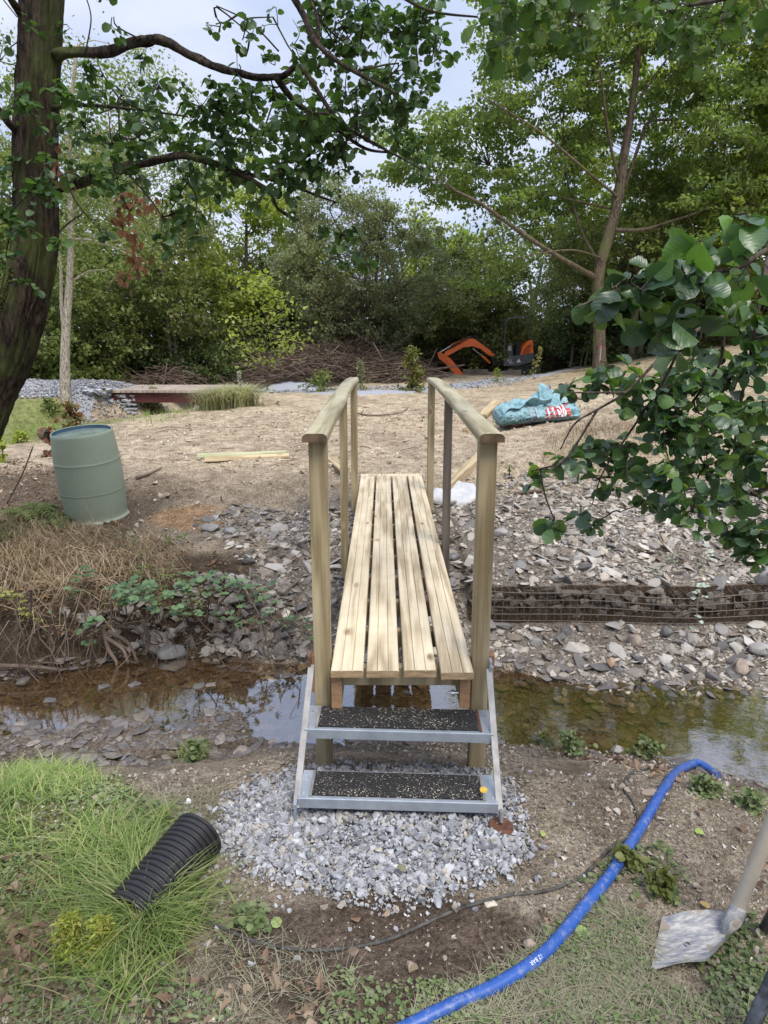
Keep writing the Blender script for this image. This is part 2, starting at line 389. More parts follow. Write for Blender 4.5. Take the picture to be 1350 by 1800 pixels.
C = zone(C, EARTH, ss((y-yf+.1)/.1)*ss((5.35+wob-y+.9*(x+1.5)*(x > -1.5)*0)/.4)*ss((-.75-x+wob)/.3))
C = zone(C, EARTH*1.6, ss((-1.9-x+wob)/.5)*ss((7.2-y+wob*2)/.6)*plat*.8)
C = zone(C, SCREE, ss((y-yf+.05)/.1)*ss((6.6-y+wob)/.3)*ss((x+1.0+wob-.0*y)/.3))
C = zone(C, EARTH*.9, ((x > .62) & (y > 4.70) & (y < 4.84))*1.)
C = zone(C, MUD, ss((.05+ZZ-WZ)/.03)*ss((.09-(ZZ-WZ))/.05)*ss((yf-.05-y)/.1))
C = zone(C, BED, ss((WZ-.004-ZZ)/.015)*(y < yf+.2)*(y > yn-.2))
C = zone(C, DAMP, ss((1-np.hypot((x-.06)/.62, (y-1.72)/.30)+wob*.8)/.25))
C = zone(C, DAMP*1.5, .55*ss((1-np.hypot((x-.95)/.25, (y-2.6)/.55)+wob)/.4))
C = zone(C, TRAMP, ss((1.75-y+.5*wob)/.25)*ss((x-.25+wob)/.3)*.9)
C = zone(C, TRAMP*.8, ss((1.75-y+.5*wob)/.25)*ss((-.3-x+wob)/.3)*.9)
C = zone(C, GREEN, ss((-.95-x+wob+(y-1.9)*-.12)/.25)*ss((2.95+wob*.5-y)/.2))
hill = ss((y-7.5)/2)
C = zone(C, STRAW, hill*ss((x-3.2-np.clip(y-10, 0, 50)*.12+wob*2)/1.2)*ss((w2+.25)/.3)*.7)
C = zone(C, np.array([.17, .19, .07]), hill*ss((-4.6-x+wob*2)/.8)*ss((y-9)/1.5)*ss((16.3-y+wob)/.5))
C = zone(C, np.array([.36, .22, .11]), ss((1-np.hypot((x+1.75)/.45, (y-6.1)/.3)+wob)/.4)*.8)
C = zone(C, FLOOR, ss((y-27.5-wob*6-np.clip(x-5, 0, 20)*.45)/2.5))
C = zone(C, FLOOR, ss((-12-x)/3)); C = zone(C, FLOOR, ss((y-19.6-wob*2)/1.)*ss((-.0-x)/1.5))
gm = mesh_from(acc, 'ground', [], smooth=True)
ca = gm.color_attributes.new('zone', 'FLOAT_COLOR', 'POINT')
ca.data.foreach_set('color', np.concatenate([C, np.ones(C.shape[:2]+(1,))], -1).astype(np.float32).ravel())
m, n, l, p = newmat('ground_soil')
at = n.new('ShaderNodeAttribute'); at.attribute_name = 'zone'
c = at.outputs['Color']
c = mix(n, l, 1., c, ramp(n, l, noise(n, l, 7, 6, rough=.7), [(.6, .57, .53), (1.42, 1.42, 1.42)], .32, .68), 'MULTIPLY')
c = mix(n, l, 1., c, ramp(n, l, noise(n, l, 55, 4, rough=.75), [(.42, .39, .36), (1.62, 1.62, 1.6)], .34, .66), 'MULTIPLY')
vd = vor(n, l, 95); vc = vor(n, l, 95, out='Color')
c = mix(n, l, maths(n, l, 'MULTIPLY', ramp(n, l, vd, [(1, 1, 1), (0, 0, 0)], .16, .3), .45), c, mix(n, l, 1., c, ramp(n, l, vc, [(.35, .31, .28), (2.5, 2.45, 2.35)], .2, .8), 'MULTIPLY'))
c = mix(n, l, ramp(n, l, noise(n, l, 160, 3, rough=.6), [(0, 0, 0), (.55, .55, .55)], .60, .68), c, mix(n, l, 1., c, (2.1, 2.0, 1.9), 'MULTIPLY'))
c = mix(n, l, ramp(n, l, noise(n, l, 24, 4, rough=.7), [(0, 0, 0), (.6, .6, .6)], .58, .68), c, mix(n, l, 1., c, (.5, .45, .4), 'MULTIPLY'))
l.new(c, p.inputs['Base Color']); p.inputs['Roughness'].default_value = .9; p.inputs['Specular IOR Level'].default_value = .2
hh = maths(n, l, 'ADD', maths(n, l, 'MULTIPLY', noise(n, l, 45, 6, rough=.75), 1.), maths(n, l, 'MULTIPLY', ramp(n, l, vd, [(1, 1, 1), (0, 0, 0)], .1, .4), .35))
bump(n, l, p, hh, 1., .028)
gm.materials.append(m)
ground = bpy.data.objects.new('ground', gm); col.objects.link(ground); ground['kind'] = 'structure'
def mark(o, kind='structure'): o['kind'] = kind; return o

# ------------------------------------------------------------ stream water
m, n, l, p = newmat('stream_water')
n.remove(p); out = n['Material Output']
gl = n.new('ShaderNodeBsdfGlossy'); gl.inputs['Roughness'].default_value = .03; gl.inputs[0].default_value = (.95, .97, 1, 1)
tr = n.new('ShaderNodeBsdfTransparent'); tr.inputs[0].default_value = (.74, .64, .46, 1)
fr = n.new('ShaderNodeFresnel'); fr.inputs[0].default_value = 1.36
bb = n.new('ShaderNodeBump'); bb.inputs['Strength'].default_value = .06; bb.inputs['Distance'].default_value = .01
l.new(noise(n, l, 9, 3, (1, 1.6, 1)), bb.inputs['Height']); l.new(bb.outputs[0], gl.inputs['Normal']); l.new(bb.outputs[0], fr.inputs['Normal'])
f2 = maths(n, l, 'MULTIPLY', maths(n, l, 'POWER', fr.outputs[0], .66), 2.0); f2.node.use_clamp = True
ms = n.new('ShaderNodeAddShader'); l.new(tr.outputs[0], ms.inputs[0]); l.new(gl.outputs[0], ms.inputs[1]); l.new(ms.outputs[0], out.inputs[0])
l.new(mix(n, l, 1., (.95, .97, 1.), f2, 'MULTIPLY'), gl.inputs[0]); tt = maths(n, l, 'MULTIPLY_ADD', f2, -.45, 1.); l.new(mix(n, l, 1., (.64, .56, .43), tt, 'MULTIPLY'), tr.inputs[0])
acc = Acc(); wx = np.linspace(-9, 9, 40)
top = np.stack([wx, np.interp(wx, XF, YF)+.3, np.full(40, WZ)], -1); bot = np.stack([wx, np.interp(wx, XN, YN)-.3, np.full(40, WZ)], -1)
k = np.arange(39)[:, None]; acc.add(np.concatenate([bot, top]), np.concatenate([k, k+1, k+41, k+40], 1))
mark(single('stream', acc, m, None, None))

# ------------------------------------------------------------ stone shapes
def stone_tmpl(n, flat, seed, jag=.25):
    r = np.random.RandomState(seed); bm = __import__('bmesh').new()
    v = unit(r.randn(n, 3))*(1-jag+jag*r.rand(n, 1)); v[:, 2] *= flat; v[:, 0] *= r.uniform(.65, 1)
    for q in v: bm.verts.new(q)
    import bmesh
    bmesh.ops.convex_hull(bm, input=bm.verts, use_existing_faces=False)
    bm.verts.ensure_lookup_table(); vs = [q for q in bm.verts if q.link_faces]
    idx = {q: i for i, q in enumerate(vs)}
    V = np.array([q.co[:] for q in vs]); F = np.array([[idx[q] for q in f.verts] for f in bm.faces if len(f.verts) == 3])
    bm.free(); return V/np.abs(V).max(), F
SLATE = [stone_tmpl(13+s % 7, [.2, .32, .15, .42][s % 4], 100+s, .25) for s in range(18)]
CHIP = [stone_tmpl(11+s % 5, [.7, .55, .8][s % 3], 300+s, .22) for s in range(12)]
PEB = [stone_tmpl(7, .7, 500+s, .2) for s in range(6)]
def euler_mats(rx, ry, rz):
    cx, sx, cy, sy, cz, sz = np.cos(rx), np.sin(rx), np.cos(ry), np.sin(ry), np.cos(rz), np.sin(rz); o = np.zeros_like(cx); I = o+1
    A = lambda *r: np.stack(r, -1).reshape(-1, 3, 3)
    X = A(I, o, o, o, cx, -sx, o, sx, cx); Y = A(cy, o, sy, o, I, o, -sy, o, cy); Z = A(cz, -sz, o, sz, cz, o, o, o, I)
    return Z @ Y @ X
def inst(acc, tmpl, pos, R, scl, mi=0, rnd=rs):
    N = len(pos); t = rnd.randint(len(tmpl), size=N); scl = np.asarray(scl); scl = scl if scl.ndim == 2 else scl[:, None]*np.ones(3)
    for k, (V, F) in enumerate(tmpl):
        s = np.nonzero(t == k)[0]
        if not len(s): continue
        W = np.einsum('nij,nkj->nki', R[s], V[None]*scl[s][:, None, :])+pos[s][:, None, :]
        acc.add(W.reshape(-1, 3), (F[None]+(np.arange(len(s))*len(V))[:, None, None]).reshape(-1, 3), mi)
def lay(xy, size, sink=.25, tilt=.3, rnd=rs):
    N = len(xy); e = .03
    z = H(xy[:, 0], xy[:, 1]); R = euler_mats(rnd.randn(N)*tilt, rnd.randn(N)*tilt, rnd.rand(N)*6.28)
    return np.stack([xy[:, 0], xy[:, 1], z+size*sink], -1), R
def stonemat(name, cols, rough=.8, wet=0, obj=False):
    m, n, l, p = newmat(name); g = n.new('ShaderNodeObjectInfo' if obj else 'ShaderNodeNewGeometry')
    c = ramp(n, l, g.outputs['Random' if obj else 'Random Per Island'], cols, 0, 1)
    c = mix(n, l, 1., c, ramp(n, l, noise(n, l, 30, 5, rough=.7), [(.62, .62, .62), (1.3, 1.3, 1.3)], .3, .7), 'MULTIPLY')
    l.new(c, p.inputs['Base Color']); p.inputs['Roughness'].default_value = rough; p.inputs['Specular IOR Level'].default_value = .35+wet
    bump(n, l, p, noise(n, l, 60, 5, rough=.7), .6, .006); return m
M_SLATE = stonemat('slate_stone', [(.10, .09, .085), (.34, .31, .27), (.20, .18, .155), (.41, .365, .30), (.15, .14, .13), (.28, .225, .17), (.48, .44, .385), (.24, .205, .17)])
M_WET = stonemat('wet_stone', [(.075, .068, .062), (.15, .13, .115), (.10, .092, .09), (.20, .17, .14), (.06, .058, .06), (.13, .105, .085)], .35, .2)
M_GRAVEL = stonemat('limestone_gravel', [(.14, .145, .155), (.25, .255, .27), (.34, .345, .365), (.19, .195, .21), (.44, .44, .45), (.28, .285, .30), (.35, .31, .25)], .85)
M_GRITS = stonemat('grit', [(.17, .14, .11), (.31, .27, .22), (.23, .195, .155), (.44, .40, .35), (.13, .11, .09)], .9)
M_BEDS = stonemat('bed_slate', [(.15, .12, .085), (.21, .17, .12), (.10, .08, .06), (.18, .145, .105)], .8)

# scree: the largest become objects of their own, the rest is one body of stones
left_edge = lambda y: np.interp(y, [4.2, 4.6, 5.2, 5.9, 6.5], [-1.0, -.9, -1.2, -1.75, -1.5])
def scree_mask(x, y):
    w = .15*fbm(x*3, y*3, 91, 3)
    return (x > left_edge(y)+w) & (y > np.interp(x, XF, YF)-.1+w*.6) & (y < np.interp(x, [-2, -1, 0, .6, 1.3, 3, 6], [6.2, 6.3, 6.1, 6.4, 6.8, 6.75, 6.6])+w) & ~((y > 4.66) & (y < 4.86) & (x > .6))
N = 46000; q = np.stack([rs.uniform(-1.9, 5.6, N), rs.uniform(3.8, 6.95, N)], -1); q = q[scree_mask(q[:, 0], q[:, 1])]
sz = .0075*(1-rs.rand(len(q))**1.0*.988)**(-.52); sz = np.clip(sz, .0075, .058)
thin = vn(q[:, 0]*1.7, q[:, 1]*1.7, 17); keep = (thin > .42) | (rs.rand(len(q)) < .35) | (sz > .028); q, sz = q[keep], sz[keep]
under = (abs(q[:, 0]-.07) < .4) & (q[:, 1] < 6.8); under &= q[:, 1] > 4.2
order = np.argsort(-(sz/q[:, 1])*(1-.6*under)); big, rest = order[:230], order[230:]
pos, R = lay(q[rest], sz[rest], .12, .42); acc = Acc(); inst(acc, SLATE, pos, R, np.stack([sz[rest]*rs.uniform(.9, 1.9, len(rest)), sz[rest], sz[rest]*1.15], -1))
mark(single('scree_rubble', acc, M_SLATE, 'small grey slate rubble covering the far bank slope beside the footbridge', 'rubble'), 'stuff')
TONES = {'pale': [(.34, .315, .28), (.46, .43, .39)], 'brown': [(.18, .145, .115), (.29, .23, .18)], 'dark': [(.08, .075, .075), (.14, .13, .125)], 'grey': [(.17, .165, .155), (.27, .255, .24)]}
tm_tone = {k: [mesh_from(Acc().add(V, F), 'stone', mt_) for V, F in SLATE] for k, mt_ in [(k, stonemat(k+'_slate', v, obj=True)) for k, v in TONES.items()]}
tm_wet = [mesh_from(Acc().add(V, F), 'stone', M_WET) for V, F in SLATE]
def stone_obj(meshes, p, R, s, label, group, kind='stone', cat='stone'):
    o = bpy.data.objects.new(kind, meshes[rs.randint(len(meshes))]); M = Matrix([[*R[0]], [*R[1]], [*R[2]]]).to_4x4()
    o.matrix_basis = Matrix.Translation(p) @ M @ Matrix.Diagonal((*s, 1)); col.objects.link(o); o['label'] = label; o['category'] = cat
    if group: o['group'] = group
    return o
pos, R = lay(q[big], sz[big], .18, .33)
for k, b in enumerate(big):
    s = sz[b]; tn = ['grey', 'pale', 'brown', 'dark', 'grey', 'pale'][rs.randint(6)]; sh_ = 'stubby' if k % 2 else 'long'; el = 1.05 if k % 2 else 1.75; mm = tm_tone[tn]; wet = q[b][1] < np.interp(q[b][0], XF, YF)+.28
    if wet: side_ = 'left' if q[b][0] < -.1 else ('right' if q[b][0] > .45 else 'under'); wh_ = 'under the footbridge' if side_ == 'under' else side_+' of the footbridge'; stone_obj(tm_wet, pos[k], R[k], (s*el, s, s*1.1), sh_+' dark damp stone at the far water edge '+wh_, sh_+' damp stones at the water edge '+wh_)
    elif q[b][0] < 0: stone_obj(mm, pos[k], R[k], (s*el, s, s*1.2), sh_+' '+tn+' slate stone in the rubble slope left of the footbridge', sh_+' '+tn+' slates left of the footbridge')
    elif q[b][1] < 4.75: stone_obj(mm, pos[k], R[k], (s*el, s, s*1.7), sh_+' '+tn+' stone on the narrow beach below the wire gabion', sh_+' '+tn+' stones below the wire gabion')
    else: stone_obj(mm, pos[k], R[k], (s*el, s, s*1.2), sh_+' '+tn+' slate stone on the rubble slope right of the footbridge above the gabion', sh_+' '+tn+' slates on the slope above the gabion')
# bank pebbles at the water line on both sides and mud-flat stones
q = np.stack([rs.uniform(-2.6, 3., 8200), rs.uniform(2.7, 4.6, 8200)], -1); z = H(q[:, 0], q[:, 1])
ynn = np.interp(q[:, 0], XN, YN); yff = np.interp(q[:, 0], XF, YF)
mudm = (q[:, 0] < -.4) & (q[:, 1] < 3.95) & (z > WZ-.04) & (z < WZ+.06) & (rs.rand(len(q)) < .45)
inb = (q[:, 1] > ynn-.05) & (q[:, 1] < yff+.1) & (rs.rand(len(q)) < .8)
kk = mudm | inb; q = q[kk]; z = z[kk]; sz = .009*(1-rs.rand(len(q))*.985)**(-.5); sz = np.clip(sz, .009, .048)
emer = z > WZ-.015
for sel, nm, mt, lb in ((emer, 'mud_stones', M_WET, 'wet dark slate chips embedded in the mud shallows left of the footbridge'), (~emer, 'bed_stones', M_BEDS, 'brown silted slates lying on the stream bed under the water')):
    pos, R = lay(q[sel], sz[sel], .1, .12); acc = Acc(); inst(acc, SLATE, pos, R, np.stack([sz[sel]*1.5, sz[sel]*1.1, sz[sel]*.6], -1)); mark(single(nm, acc, mt, lb, 'stones'), 'stuff')
# fine grit over the bare ground, near bank and dirt slope
q = np.concatenate([np.stack([rs.uniform(-1.6, 2.4, 26000), rs.uniform(1.15, 3.4, 26000)], -1), np.stack([rs.uniform(-4.5, 5., 20000), rs.uniform(5.6, 13, 20000)], -1)])
cl = vn(q[:, 0]*2.3, q[:, 1]*2.3, 23); kp = (cl > .42) | (q[:, 1] > 5); kp &= ~((q[:, 1] < 5) & (np.hypot((q[:, 0]-.06)/.6, (q[:, 1]-1.72)/.3) < 1) & (rs.rand(len(q)) < .8))
kp &= q[:, 1] < np.where(q[:, 1] < 5, np.interp(q[:, 0], XN, YN)+.02, 99); q = q[kp]
sz = .0028*(1-rs.rand(len(q))*.985)**(-.5)*(1+1.4*(q[:, 1] > 5)); pos, R = lay(q, sz, .3, .5); fa = q[:, 1] > 5; acc = Acc(); inst(acc, PEB, pos[~fa], R[~fa], sz[~fa])
mark(single('grit', acc, M_GRITS, 'fine grit and crumbs strewn over the near bank', 'grit'), 'stuff')
acc = Acc(); fa &= rs.rand(len(q)) < .6; inst(acc, PEB, pos[fa], R[fa], sz[fa]*rs.uniform(.5, 1.15, fa.sum()))
mark(single('grit', acc, stonemat('pale_clods', [(.34, .28, .21), (.46, .39, .30), (.28, .22, .16), (.52, .46, .38), (.40, .33, .25), (.20, .17, .14)], .95), 'pale clods and crumbs strewn over the bare dirt of the clearing', 'grit'), 'stuff')

# ------------------------------------------------------------ gravel patch under the steps
gp = GP([(372, 1455), (395, 1400), (450, 1368), (560, 1350), (700, 1345), (850, 1352), (905, 1375), (925, 1430), (940, 1500), (900, 1545), (840, 1570), (760, 1598), (690, 1612), (600, 1590), (520, 1575), (430, 1545), (372, 1500)])
q = scatter(gp, 15000); dE_ = segdist(q[:, 0], q[:, 1], np.vstack([gp, gp[:1]])); q = q[rs.rand(len(q)) < (.12+ss(dE_/.13)*(.6+.5*vn(q[:, 0]*9, q[:, 1]*9, 88)))]; c0 = gp.mean(0); dd = np.hypot(*(q-c0).T); 
q = q+rs.randn(*q.shape)*.018; sz = np.clip(.0062*(1-rs.rand(len(q))*.985)**(-.42), .006, .022)
h = .03*np.clip(1-np.hypot((q[:, 0]-.05)/.62, (q[:, 1]-2.3)/.45)**2, 0, 1)*rs.rand(len(q))
pos, R = lay(q, sz, .45, .6); pos[:, 2] += h; acc = Acc(); inst(acc, CHIP, pos, R, np.stack([sz*1.2, sz*.95, sz*.8], -1))
q = scatter(gp, 3600); s3 = rs.uniform(.003, .009, len(q)); pos, R = lay(q, s3, 1.2, .8); pos[:, 2] += .02*rs.rand(len(q)); inst(acc, PEB, pos, R, s3)
q = c0+rs.randn(320, 2)*[.40, .27]; q = q[q[:, 1] < 2.9]; sz = rs.uniform(.006, .015, len(q)); pos, R = lay(q, sz, .4, 1.); inst(acc, CHIP, pos, R, sz)
mark(single('gravel_patch', acc, M_GRAVEL, 'patch of crushed blue-grey limestone gravel under the metal steps', 'gravel'), 'stuff')

# loose gravel on the embankment of the far path
q = np.concatenate([np.stack([rs.uniform(-11, -6.2, 9000), rs.uniform(15.9, 18.6, 9000)], -1), np.stack([rs.uniform(-3.6, 5, 4000), rs.uniform(17, 23, 4000)], -1)]); pc_ = np.array([(-20, 18.5), (-9, 17.6), (-3.9, 17.6), (0, 18.4), (3, 20.8), (6, 24)])
q = q[segdist(q[:, 0], q[:, 1], pc_) < np.where(q[:, 0] < -5, 1.9, .9)*(.6+.6*vn(q[:, 0]*3, q[:, 1]*3, 7))]; sz = rs.uniform(.012, .045, len(q)); pos, R = lay(q, sz, .5, .8); pos[:, 2] += .03; acc = Acc(); inst(acc, PEB, pos, R, sz)
mark(single('path_stones', acc, M_GRAVEL, 'loose blue-grey gravel on the embankment of the far path', 'gravel'), 'stuff')
# ------------------------------------------------------------ far gravel path
def ribbon(ctr, wid, lift, name, mt, n=90):
    c = smoothpath([(a, b, 0) for a, b in ctr], n); T = unit(np.gradient(c, axis=0)); S = np.stack([T[:, 1], -T[:, 0]], -1)
    w = np.interp(np.linspace(0, 1, n), np.linspace(0, 1, len(wid)), wid); m_ = 13; V = []
    for t in np.linspace(-1, 1, m_):
        xy = c[:, :2]+S*(w*t/2*(1+.12*fbm(np.arange(n)*.35, t*3+0*np.arange(n), 8, 2)))[:, None]
        V.append(np.stack([xy[:, 0], xy[:, 1], H(xy[:, 0], xy[:, 1])+lift*(1-abs(t)**4*1.2)], -1))
    V = np.stack(V, 1).reshape(-1, 3); i = np.arange(n-1)[:, None]*m_; j = np.arange(m_-1)[None]
    acc = Acc().add(V, np.stack([i+j, i+j+1, i+m_+j+1, i+m_+j], -1).reshape(-1, 4)); return mark(single(name, acc, mt, None, None, smooth=True))
M_PATH = stdmat('path_gravel', [(.22, .23, .26), (.40, .41, .45)], 30, 6, rough=.9, bs=60, bd=.03, bstr=.8)
ribbon([(-20, 18.5), (-13, 18), (-9, 17.8), (-7.0, 17.7)], [3.4, 3.4, 3.4, 3.4], .05, 'path', M_PATH, 70)
pth = [G(435, 683), G(520, 688), G(600, 692), G(700, 691), G(790, 684), G(850, 675), G(905, 669), G(960, 660), G(1020, 645)]
ribbon([(-3.9, 17.6)]+[(a[0], a[1]+.4) for a in pth], [3.2, 2.0, 1.5, 1.1, 1.0, .9, .8, .7], .03, 'path', M_PATH)
# ------------------------------------------------------------ footbridge
W_DECK = woodmat('deck_timber', (.59, .51, .37), (.49, .41, .285), (.33, .26, .165), axis=1, dust=True)
W_POST = woodmat('post_timber', (.36, .30, .19), (.29, .235, .14), (.19, .145, .08), axis=2, scale=.9)
W_RAIL = woodmat('rail_timber', (.47, .43, .30), (.40, .36, .24), (.27, .235, .15), axis=1)
W_GREY = woodmat('shaded_post_timber', (.15, .125, .105), (.12, .10, .083), (.08, .066, .055), axis=2)  # shaded side of the right middle post, put into a darker timber colour
W_PEND = stdmat('plank_end_grain', [(.20, .13, .07), (.40, .29, .17)], 16, 4, (1, .2, 6), rough=.8, bs=60)
W_END = stdmat('end_grain', [(.20, .11, .055), (.34, .21, .115)], 12, 4, (1, .2, 6), rough=.8, bs=60)
W_DARKEND = stdmat('dark_end_grain', [(.045, .028, .017), (.14, .09, .05)], 20, 4, rough=.8)
M_STEEL = stdmat('galvanised_steel', [(.30, .34, .38), (.46, .50, .54)], 14, 5, rough=.42, metal=.55, bs=80, bd=.001, lo=.25, hi=.75)
M_ALU = stdmat('scuffed_aluminium', [(.17, .165, .16), (.33, .32, .31)], 12, 6, rough=.55, metal=.35, bs=50, bd=.001)
M_RUST = stdmat('rust', [(.05, .022, .014), (.15, .065, .035)], 40, 5, rough=.9, bs=90, bd=.003)
M_BOLT = stdmat('zinc_bolt', [(.55, .56, .58), (.7, .7, .72)], 30, 3, rough=.3, metal=.9)
DZ = .58
fb = thing('footbridge', 'new timber footbridge with four deck planks and two handrails crossing the stream', 'footbridge', (.074, 4.7, DZ))
def plank_prof(w, h):
    t = [(-w/2, h*.12)]; t = []
    top = h/2; bot = -h/2
    pr = [(w/2, top-.006), (w/2-.003, top-.0015), (w/2-.007, top)]
    for gxx in (w*.17, -w*.17): pr += [(gxx+.0022, top), (gxx+.001, top-.006), (gxx-.001, top-.006), (gxx-.0022, top)]
    pr += [(-w/2+.007, top), (-w/2+.003, top-.0015), (-w/2, top-.006), (-w/2, bot+.004)]
    k = 16
    for i in range(k*2+1): pr.append((-w/2+.003+(w-.006)*i/(2*k), bot+(.004 if i % 2 else 0)))
    pr.append((w/2, bot+.004)); return pr
xs = [-.2385, -.0795, .0795, .2385]
for k, xx in enumerate(xs):
    a = Acc(); y0 = 2.672+[.0, -.004, .0, -.018][k]; y1 = 6.74
    secs = [(.074+xx+(1-t)*[.004, 0, .003, .004][k], lerp(y0, y1, t), DZ-.0175+.002*math.sin(t*5+k)) for t in np.linspace(0, 1, 8)]
    extrude(a, plank_prof(.1405, .035), None, None, secs=secs, capmi=1); part('plank', a, [W_DECK, W_PEND], fb, label=None)
a = Acc(); beam(a, (-.235, 6.81, DZ-.02), (.385, 6.81, DZ-.016), .12, .034, capmi=1); part('end_board', a, [W_DECK, W_END], fb)
for xx in (-.2095, .3575):
    a = Acc(); beam(a, (xx, 2.705, DZ-.12), (xx, 6.80, DZ-.12), .045, .165, capmi=1); part('joist', a, [W_POST, W_END], fb)
for k in range(11):
    a = Acc(); yy = 2.80+k*.385; beam(a, (-.186, yy, DZ-.085), (.334, yy, DZ-.085), .045, .09); part('bearer', a, W_POST, fb)
for s, X in ((-1, -.273), (1, .428)):
    for k, yy in enumerate((2.765, 4.46, 6.10)):
        a = Acc(); zb = [Hs(X, yy)-.1, .35, .38][k]; w = [.076, .068, .068][k]; wx_ = [.074, .05, .06][k]
        Xo = X+(0 if k == 0 else s*-.006)
        beam(a, (Xo+(.004*s), yy+w/2, zb), (Xo, yy+w/2, 1.565), wx_, w, up=(0, 1, 0), capmi=0)
        g_ = (s > 0 and k == 1); part('post', a, W_GREY if g_ else W_POST, fb, label='grey middle post with shade put into its colour' if g_ else None)
    a = Acc(); wr, hr = .102, .036
    pr = [(wr/2, 0), (wr/2, hr*.45)]+[(wr/2-.024+.024*math.cos(t), hr*.45+hr*.55*math.sin(t)) for t in np.linspace(.3, 1.57, 6)]
    pr += [(-x_, y_) for x_, y_ in pr[::-1]]
    secs = []
    for t in np.linspace(0, 1, 14):
        yy = lerp(2.715, 6.26, t); dr = -.03*max(0, (t-.72)/.28)**1.7; secs.append((X+s*.005+s*.006*math.sin(t*3.1), yy, 1.565+dr+.02*t))
    extrude(a, pr, None, None, secs=secs, capmi=1); part('handrail', a, [W_RAIL, W_DARKEND], fb, smooth=True, angle=40)
    a = Acc(); bx = X+s*.052; beam(a, (bx, 2.80, .42), (bx, 2.80, .60), .028, .06, up=(0, 1, 0)); part('packer', a, stdmat('red_brown_block', [(.20, .10, .06), (.30, .17, .11)], 25, 4, rough=.85), fb)
for zz in (.52, .435):
    a = Acc()
    for r_, x0, x1 in ((.013, .300, .312), (.008, .312, .334), (.005, .285, .300)):
        tube(a, [(x0, 2.742, zz), (x1, 2.742, zz)], r_, 8)
    part('bolt', a, M_BOLT, fb)

# ------------------------------------------------------------ metal steps
st = thing('step_unit', 'galvanised two-tread step unit with black grip mats at the near end of the bridge', 'steps', (.057, 2.5, .04), (0, math.radians(.9), math.radians(-1.3)))
m, n, l, p = newmat('grip_mat')
c = ramp(n, l, noise(n, l, 120, 3), [(.012, .012, .013), (.035, .034, .034)])
dn = noise(n, l, 5, 3, (1, 2, 1)); sp = noise(n, l, 130, 3, (1, 1.5, 1), rough=.6)
f_ = maths(n, l, 'ADD', sp, maths(n, l, 'MULTIPLY', dn, .22)); c = mix(n, l, ramp(n, l, f_, [(0, 0, 0), (1, 1, 1)], .735, .775), c, (.55, .49, .38))
l.new(c, p.inputs['Base Color']); p.inputs['Roughness'].default_value = .9; p.inputs['Specular IOR Level'].default_value = .15; bump(n, l, p, noise(n, l, 200, 3), .6, .002); M_MAT = m
wmst = wm(st)
def STp(*v): return tuple(wmst @ Vector(v))
def sbeam(a, p0, p1, w, h, up=(0, 0, 1), r=.002, mi=0): beam(a, STp(*p0), STp(*p1), w, h, up, r, mi)
for zz, y0, y1, hw in ((.32, .055, .235, .400), (.125, -.135, .04, .404)):
    a = Acc(); ym = (y0+y1)/2; beamw = y1-y0
    sbeam(a, (-hw, ym, zz-.003), (hw, ym, zz-.003), beamw, .006)
    sbeam(a, (-hw, y0-.004, zz-.02), (hw, y0-.004, zz-.02), .008, .046, r=.003)
    sbeam(a, (-hw, y1+.003, zz-.015), (hw, y1+.003, zz-.015), .006, .030)
    for sx in (-1, 1): sbeam(a, (sx*(hw-.002), y0+.002, zz-.018), (sx*(hw-.002), y1, zz-.018), .004, .03)
    t_ = part('tread', a, M_STEEL, st)
    a = Acc(); sbeam(a, (-hw+.055, ym+.003, zz+.004), (hw-.062, ym+.003, zz+.004), beamw-.022, .008); part('grip_mat', a, M_MAT, t_)
    for sx, off, mt in ((-1, .048, M_ALU), (1, .053, M_RUST if zz > .2 else M_ALU)):
        a = Acc(); sbeam(a, (sx*(hw-off), y0+.008, zz+.003), (sx*(hw-off), y1-.004, zz+.003), .012, .009); part('edge_strip', a, mt, t_, label='rusty edge strip' if mt is M_RUST else None)
    a = Acc()
    for sx in (-1, 1):
        for yy in (y0+.03, y1-.05): a = Acc(); tube(a, [STp(sx*(hw-.018), yy, zz-.001), STp(sx*(hw-.018), yy, zz+.003)], .005, 8); part('rivet', a, M_BOLT, t_)
for sx in (-1, 1):
    a = Acc(); X = sx*.412
    sbeam(a, (X-sx*.02, .235, .525), (X+sx*.0, -.145, .085), .008, .028, up=(0, .7, .7)); s_ = part('stringer', a, M_ALU, st)
    a = Acc(); sbeam(a, (X+sx*.001, -.150 if sx < 0 else -.165, .115), (X+sx*.001, -.150 if sx < 0 else -.175, -.005 if sx < 0 else .075), .012, .034, up=(0, 1, 0)); part('leg', a, M_STEEL if sx < 0 else M_ALU, st)
    a = Acc(); sbeam(a, (X-sx*.014, .245, .495), (X-sx*.014, .245, .565), .01, .04, up=(0, 1, 0)); tube(a, [STp(X+sx*.004-sx*.014, .225, .54), STp(X-sx*.014, .215, .54)], .008, 8); part('bracket', a, M_RUST if sx < 0 else M_STEEL, st)
a = Acc(); fx, fy = .413, -.176
tube(a, [STp(fx, fy, .09), STp(fx, fy, .05)], .006, 8); tube(a, [STp(fx, fy, .046), STp(fx, fy, .058)], [.052, .046], 20); part('foot_plate', a, M_RUST, st, label='round rusty foot plate under the right leg')

